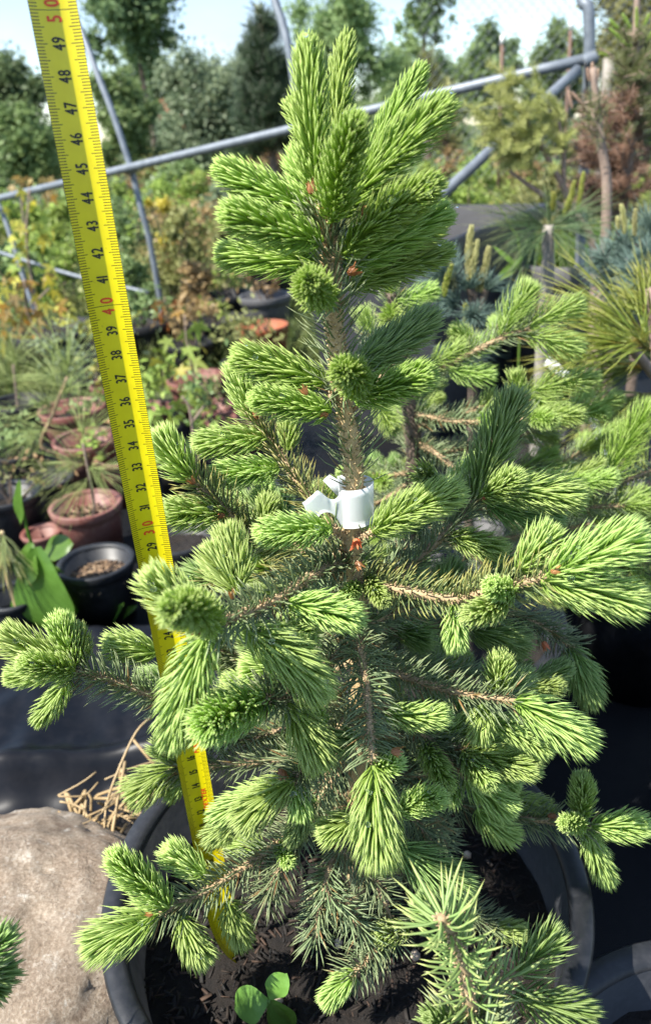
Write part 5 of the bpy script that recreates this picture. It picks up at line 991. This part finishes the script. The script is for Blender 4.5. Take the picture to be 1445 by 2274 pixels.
def cone_tree(name, label, x, y0, y1, w, Y, m, n, nl, bark='bark_dark', cat='pine', candles=0):
    A = P(x, y1, Y); B = P(x, y0, Y); h = B[2]-GZ; hw = w/2*((A-CAM) @ _F)/FPX; r = empty(name, (B[0], Y, GZ), label, cat); mb = MB(); tube(mb, catmull([(B[0], Y, GZ), (B[0], Y, B[2]-.02*h)], 12), np.linspace(.03*h, .006*h, 12), 8); nb = MB()
    zt = B[2]
    for k in range(n):
        f = RNG.random()**.75; z = zt-(zt-A[2])*f; a = RNG.uniform(0, 6.28); L = hw*(.12+.95*f**.7)*RNG.uniform(.7, 1.1); s = np.array([B[0], Y, z-L*.35]); e = np.array([B[0]+L*math.cos(a), Y+L*math.sin(a), z+L*.25]); c = catmull([s, (s+e)/2+np.array([0, 0, -.05*L]), e], 7)
        tube(mb, c, np.linspace(.008, .004, 7), 4); twig_needles(nb, c, 230, nl, nl*.07, 3, (25, 60), .5, u0=.35)
    mb.build('trunk', M[bark], r, True); nb.build('crown', M[m], r)['kind'] = 'stuff'
    if candles:
        cb = MB(); 
        for k in range(candles): a = k*2.4; q = np.array([B[0]+.02*h*math.cos(a)*(k > 0), Y+.02*h*math.sin(a)*(k > 0), zt-.03*h]); tube(cb, catmull([q, q+np.array([0, 0, .075*h if k == 0 else .05*h])], 5), np.linspace(.012, .006, 5), 6)
        cb.build('candles', M['candle'], r, True)['kind'] = 'stuff'
    return r
M['pine_dark'] = foliage('dark_pine_needle', (.030, .062, .03), (.07, .11, .05), trans=.15)
cone_tree('pine_tree', 'pointed dark pine with a pale tip on the skyline', 578, 18, 330, 135, 8, 'pine_dark', 190, .14, candles=5)
cone_tree('golden_conifer', 'bronze-green pointed conifer right of the leader', 952, 110, 300, 90, 7.5, 'f_olive', 120, .09, cat='conifer')
cone_tree('young_pine', 'small pine with pale candles by the rail', 995, 190, 330, 60, 5, 'f_olive', 50, .08, candles=4)

SHR = 'bushes of the far bed'
SL = [('grey-green bush in the far bed', 'f_grey'), ('mid green bush in the far bed', 'f_mid'), ('yellow-green bush in the far bed', 'f_lime'), ('olive bush in the far bed', 'f_olive'), ('brownish bush in the far bed', 'f_brown')]
def bush(x, yt, w, Y, m, label, group=SHR, n=1300, leaf=None, cat='bush', base=None):
    T_ = P(x, yt, Y); t = (T_-CAM) @ _F; hw = w/2*t/FPX; h = max(T_[2]-GZ, .12); r = empty('bush', (T_[0], Y, GZ), label, cat, group); cs = []; rs = []; mb = MB()
    for k in range(9): a = RNG.uniform(0, 6.28); f = RNG.random()**.6; z = GZ+h*RNG.uniform(.25, .92); cs.append(np.array([T_[0]+hw*.8*f*math.cos(a), Y+hw*.8*f*math.sin(a), z])); rs.append(min(hw, h)*RNG.uniform(.22, .42)); tube(mb, catmull([np.array([T_[0], Y, GZ]), (np.array([T_[0], Y, GZ])+cs[-1])/2+RNG.normal(0, .02, 3), cs[-1]], 6), np.linspace(.006, .002, 6), 4)
    mb.build('stems', M['bark_dark'], r, True); lb = MB(); leafcloud(lb, cs, rs, n, leaf or .028*Y/4, .4, .5); lb.build('foliage', M[m], r); return r
R2 = np.random.default_rng(21)
for k in range(150):
    Y = 3.4+7.5*R2.random()**1.1; x = R2.uniform(-80, 1500)
    yt = {0: 330}.get(9, 300+R2.uniform(-10, 70)+(3.4/Y)*170+(722-x)*.066-20); j = int(R2.choice(5, p=[.22, .26, .22, .2, .1])); bush(x, yt, R2.uniform(90, 190)*4.5/Y+40, Y, SL[j][1], SL[j][0]+[' at its far left', ' behind the left hoop', ' left of the leader', ' behind the leader', ' right of the leader', ' behind the brace', ' at its far right'][int(np.clip((x+80)/226, 0, 6))]+(', front row' if Y < 5.5 else ', back row'))
for x, yt, w, Y, m, lab in ((348, 392, 70, 3.6, 'f_gold', 'golden yellow columnar bush right of the left hoop'), (390, 440, 110, 3.4, 'f_olive', 'olive conifer bush behind the golden one'), (470, 470, 150, 3.1, 'f_olive', 'spreading olive bush left of the top shoots'), (560, 380, 130, 4.4, 'f_lime', 'yellow-green bush behind the left whorl'), (620, 420, 110, 3.5, 'f_mid', 'low green bush behind the left whorl'), (960, 300, 110, 4.2, 'f_lime', 'yellow-green bush below the right rail'), (1030, 330, 120, 3.4, 'f_lime', 'lime bush beside the brace'), (1120, 350, 120, 3.2, 'f_yel', 'yellow bush behind the brace'), (1005, 280, 60, 4.0, 'f_brown', 'small russet bush below the rail'), (1205, 330, 120, 3.5, 'f_olive', 'olive bush behind the golden cypress'), (300, 560, 100, 2.9, 'f_mid', 'green weed clump right of the tape, behind the pots'), (420, 570, 120, 2.8, 'f_brown', 'brownish clump behind the back pots'), (110, 470, 130, 3.4, 'f_lime', 'lime bush behind the left braces'), (20, 520, 120, 3.1, 'f_mid', 'green bush at the left edge behind the braces')):
    bush(x, yt, w, Y, m, lab, 'bushes near the steel frame', 1700, .026)
# rough grass
n = 26000; mb = MB(); Yg = 2.3+7*RNG.random(n)**1.6; Xg = RNG.uniform(-.62, .62, n)*Yg; d0 = nrm(RNG.normal(0, .35, (n, 3))+np.array([0, 0, 1])); d1 = nrm(d0+RNG.normal(0, .45, (n, 3))-np.array([0, 0, .2])); needles(mb, np.stack([Xg, Yg, np.full(n, GZ)], -1), d0, d1, RNG.uniform(.05, .16, n), .0045, RNG.normal(size=(n, 3)), 3, (RNG.random(n), RNG.random(n)), .25)
M['meadow'] = foliage('meadow_grass', (.07, .12, .022), (.19, .22, .06), trans=.3, rough=.55); tag(mb.build('grass', M['meadow']), 'rough grass behind the pots', 'grass', kind='stuff')
# chain-link fence with posts
fc = empty('chain_link_fence', tuple(GP(1110, 300, 6.0)), 'wire chain-link fence on thin posts against the sky', 'fence'); xa = P(930, 100, 6)[0]; xb = P(1470, 100, 6)[0]; zt = P(1120, -60, 6)[2]; hgt = zt-.1; mb = MB()
for s in (-1, 1):
    x = xa-hgt
    while x < xb+hgt:
        q0_, q1_ = (x, .1), (x+s*hgt, zt); ts = [max(0, min(1, (lim-q0_[0])/(q1_[0]-q0_[0]))) for lim in (xa, xb)]; t0, t1 = min(ts), max(ts)
        if t1-t0 > .02: f = lambda t: np.array([q0_[0]+(q1_[0]-q0_[0])*t, 6+.004*s, q0_[1]+(q1_[1]-q0_[1])*t]); tube(mb, [f(t0), f(t1)], .0016, 3, cap=False)
        x += .072
mb.build('wire_mesh', M['steel'], fc)['kind'] = 'stuff'
M['rust'] = plain('rusty_iron', (.15, .09, .065), .7); M['paint'] = plain('white_paint', (.75, .75, .74), .5)
for x, yt in ((1114, 98), (1266, 66)):
    a = GP(x, 200, 5.95); b = P(x, yt, 5.95); o = MB(); tube(o, [a, b], .011, 8); po = o.build('post', M['rust'], fc, True); o = MB(); tube(o, [b, b+np.array([0, 0, .05])], .014, 8); o.build('cap', M['paint'], po, True)
for z in (zt, .55): o = MB(); tube(o, [(xa, 6, z), (xb, 6, z)], .003, 5); o.build('line_wire', M['steel'], fc)
a = GP(1345, 250, 4.6); b = P(1352, 128, 4.6); mb = MB(); tube(mb, catmull([a, (a+b)/2, b], 8), .028, 9, rough=.04); tag(mb.build('wooden_post', M['bark_grey'], None, True), 'pale wooden post behind the brown spruce', 'post')
# house far behind the trees
h0 = P(470, 300, 45); hr = empty('house', (h0[0], 45, GZ), 'distant pale house with a red roof between the trees', 'house'); x, y, z = h0[0], 45, h0[2]
def boxm(x0, x1, y0, y1, z0, z1): return MB().add([(a, b, c) for c in (z0, z1) for b in (y0, y1) for a in (x0, x1)], [(0, 1, 3, 2), (4, 6, 7, 5), (0, 4, 5, 1), (2, 3, 7, 6), (0, 2, 6, 4), (1, 5, 7, 3)])
M['wallw'] = plain('pale_render', (.6, .58, .55), .8); M['rooft'] = plain('red_roof_tiles', (.42, .10, .06), .7)
boxm(x-3.5, x+4.5, 42, 50, GZ, z+.3).build('wall', M['wallw'], hr); MB().add([(x-3.9, 41.6, z+.25), (x+4.9, 41.6, z+.25), (x+4.9, 50.4, z+.25), (x-3.9, 50.4, z+.25), (x-3.9, 46, z+1.9), (x+4.9, 46, z+1.9)], [(0, 1, 5, 4), (2, 3, 4, 5), (0, 3, 2, 1)], [(0, 4, 3), (1, 2, 5)]).build('roof', M['rooft'], hr)
for k in range(3): boxm(x-2.6+k*2.4, x-1.6+k*2.4, 41.95, 42.05, z-1.2, z-.2).build('window', M['black2'], hr)
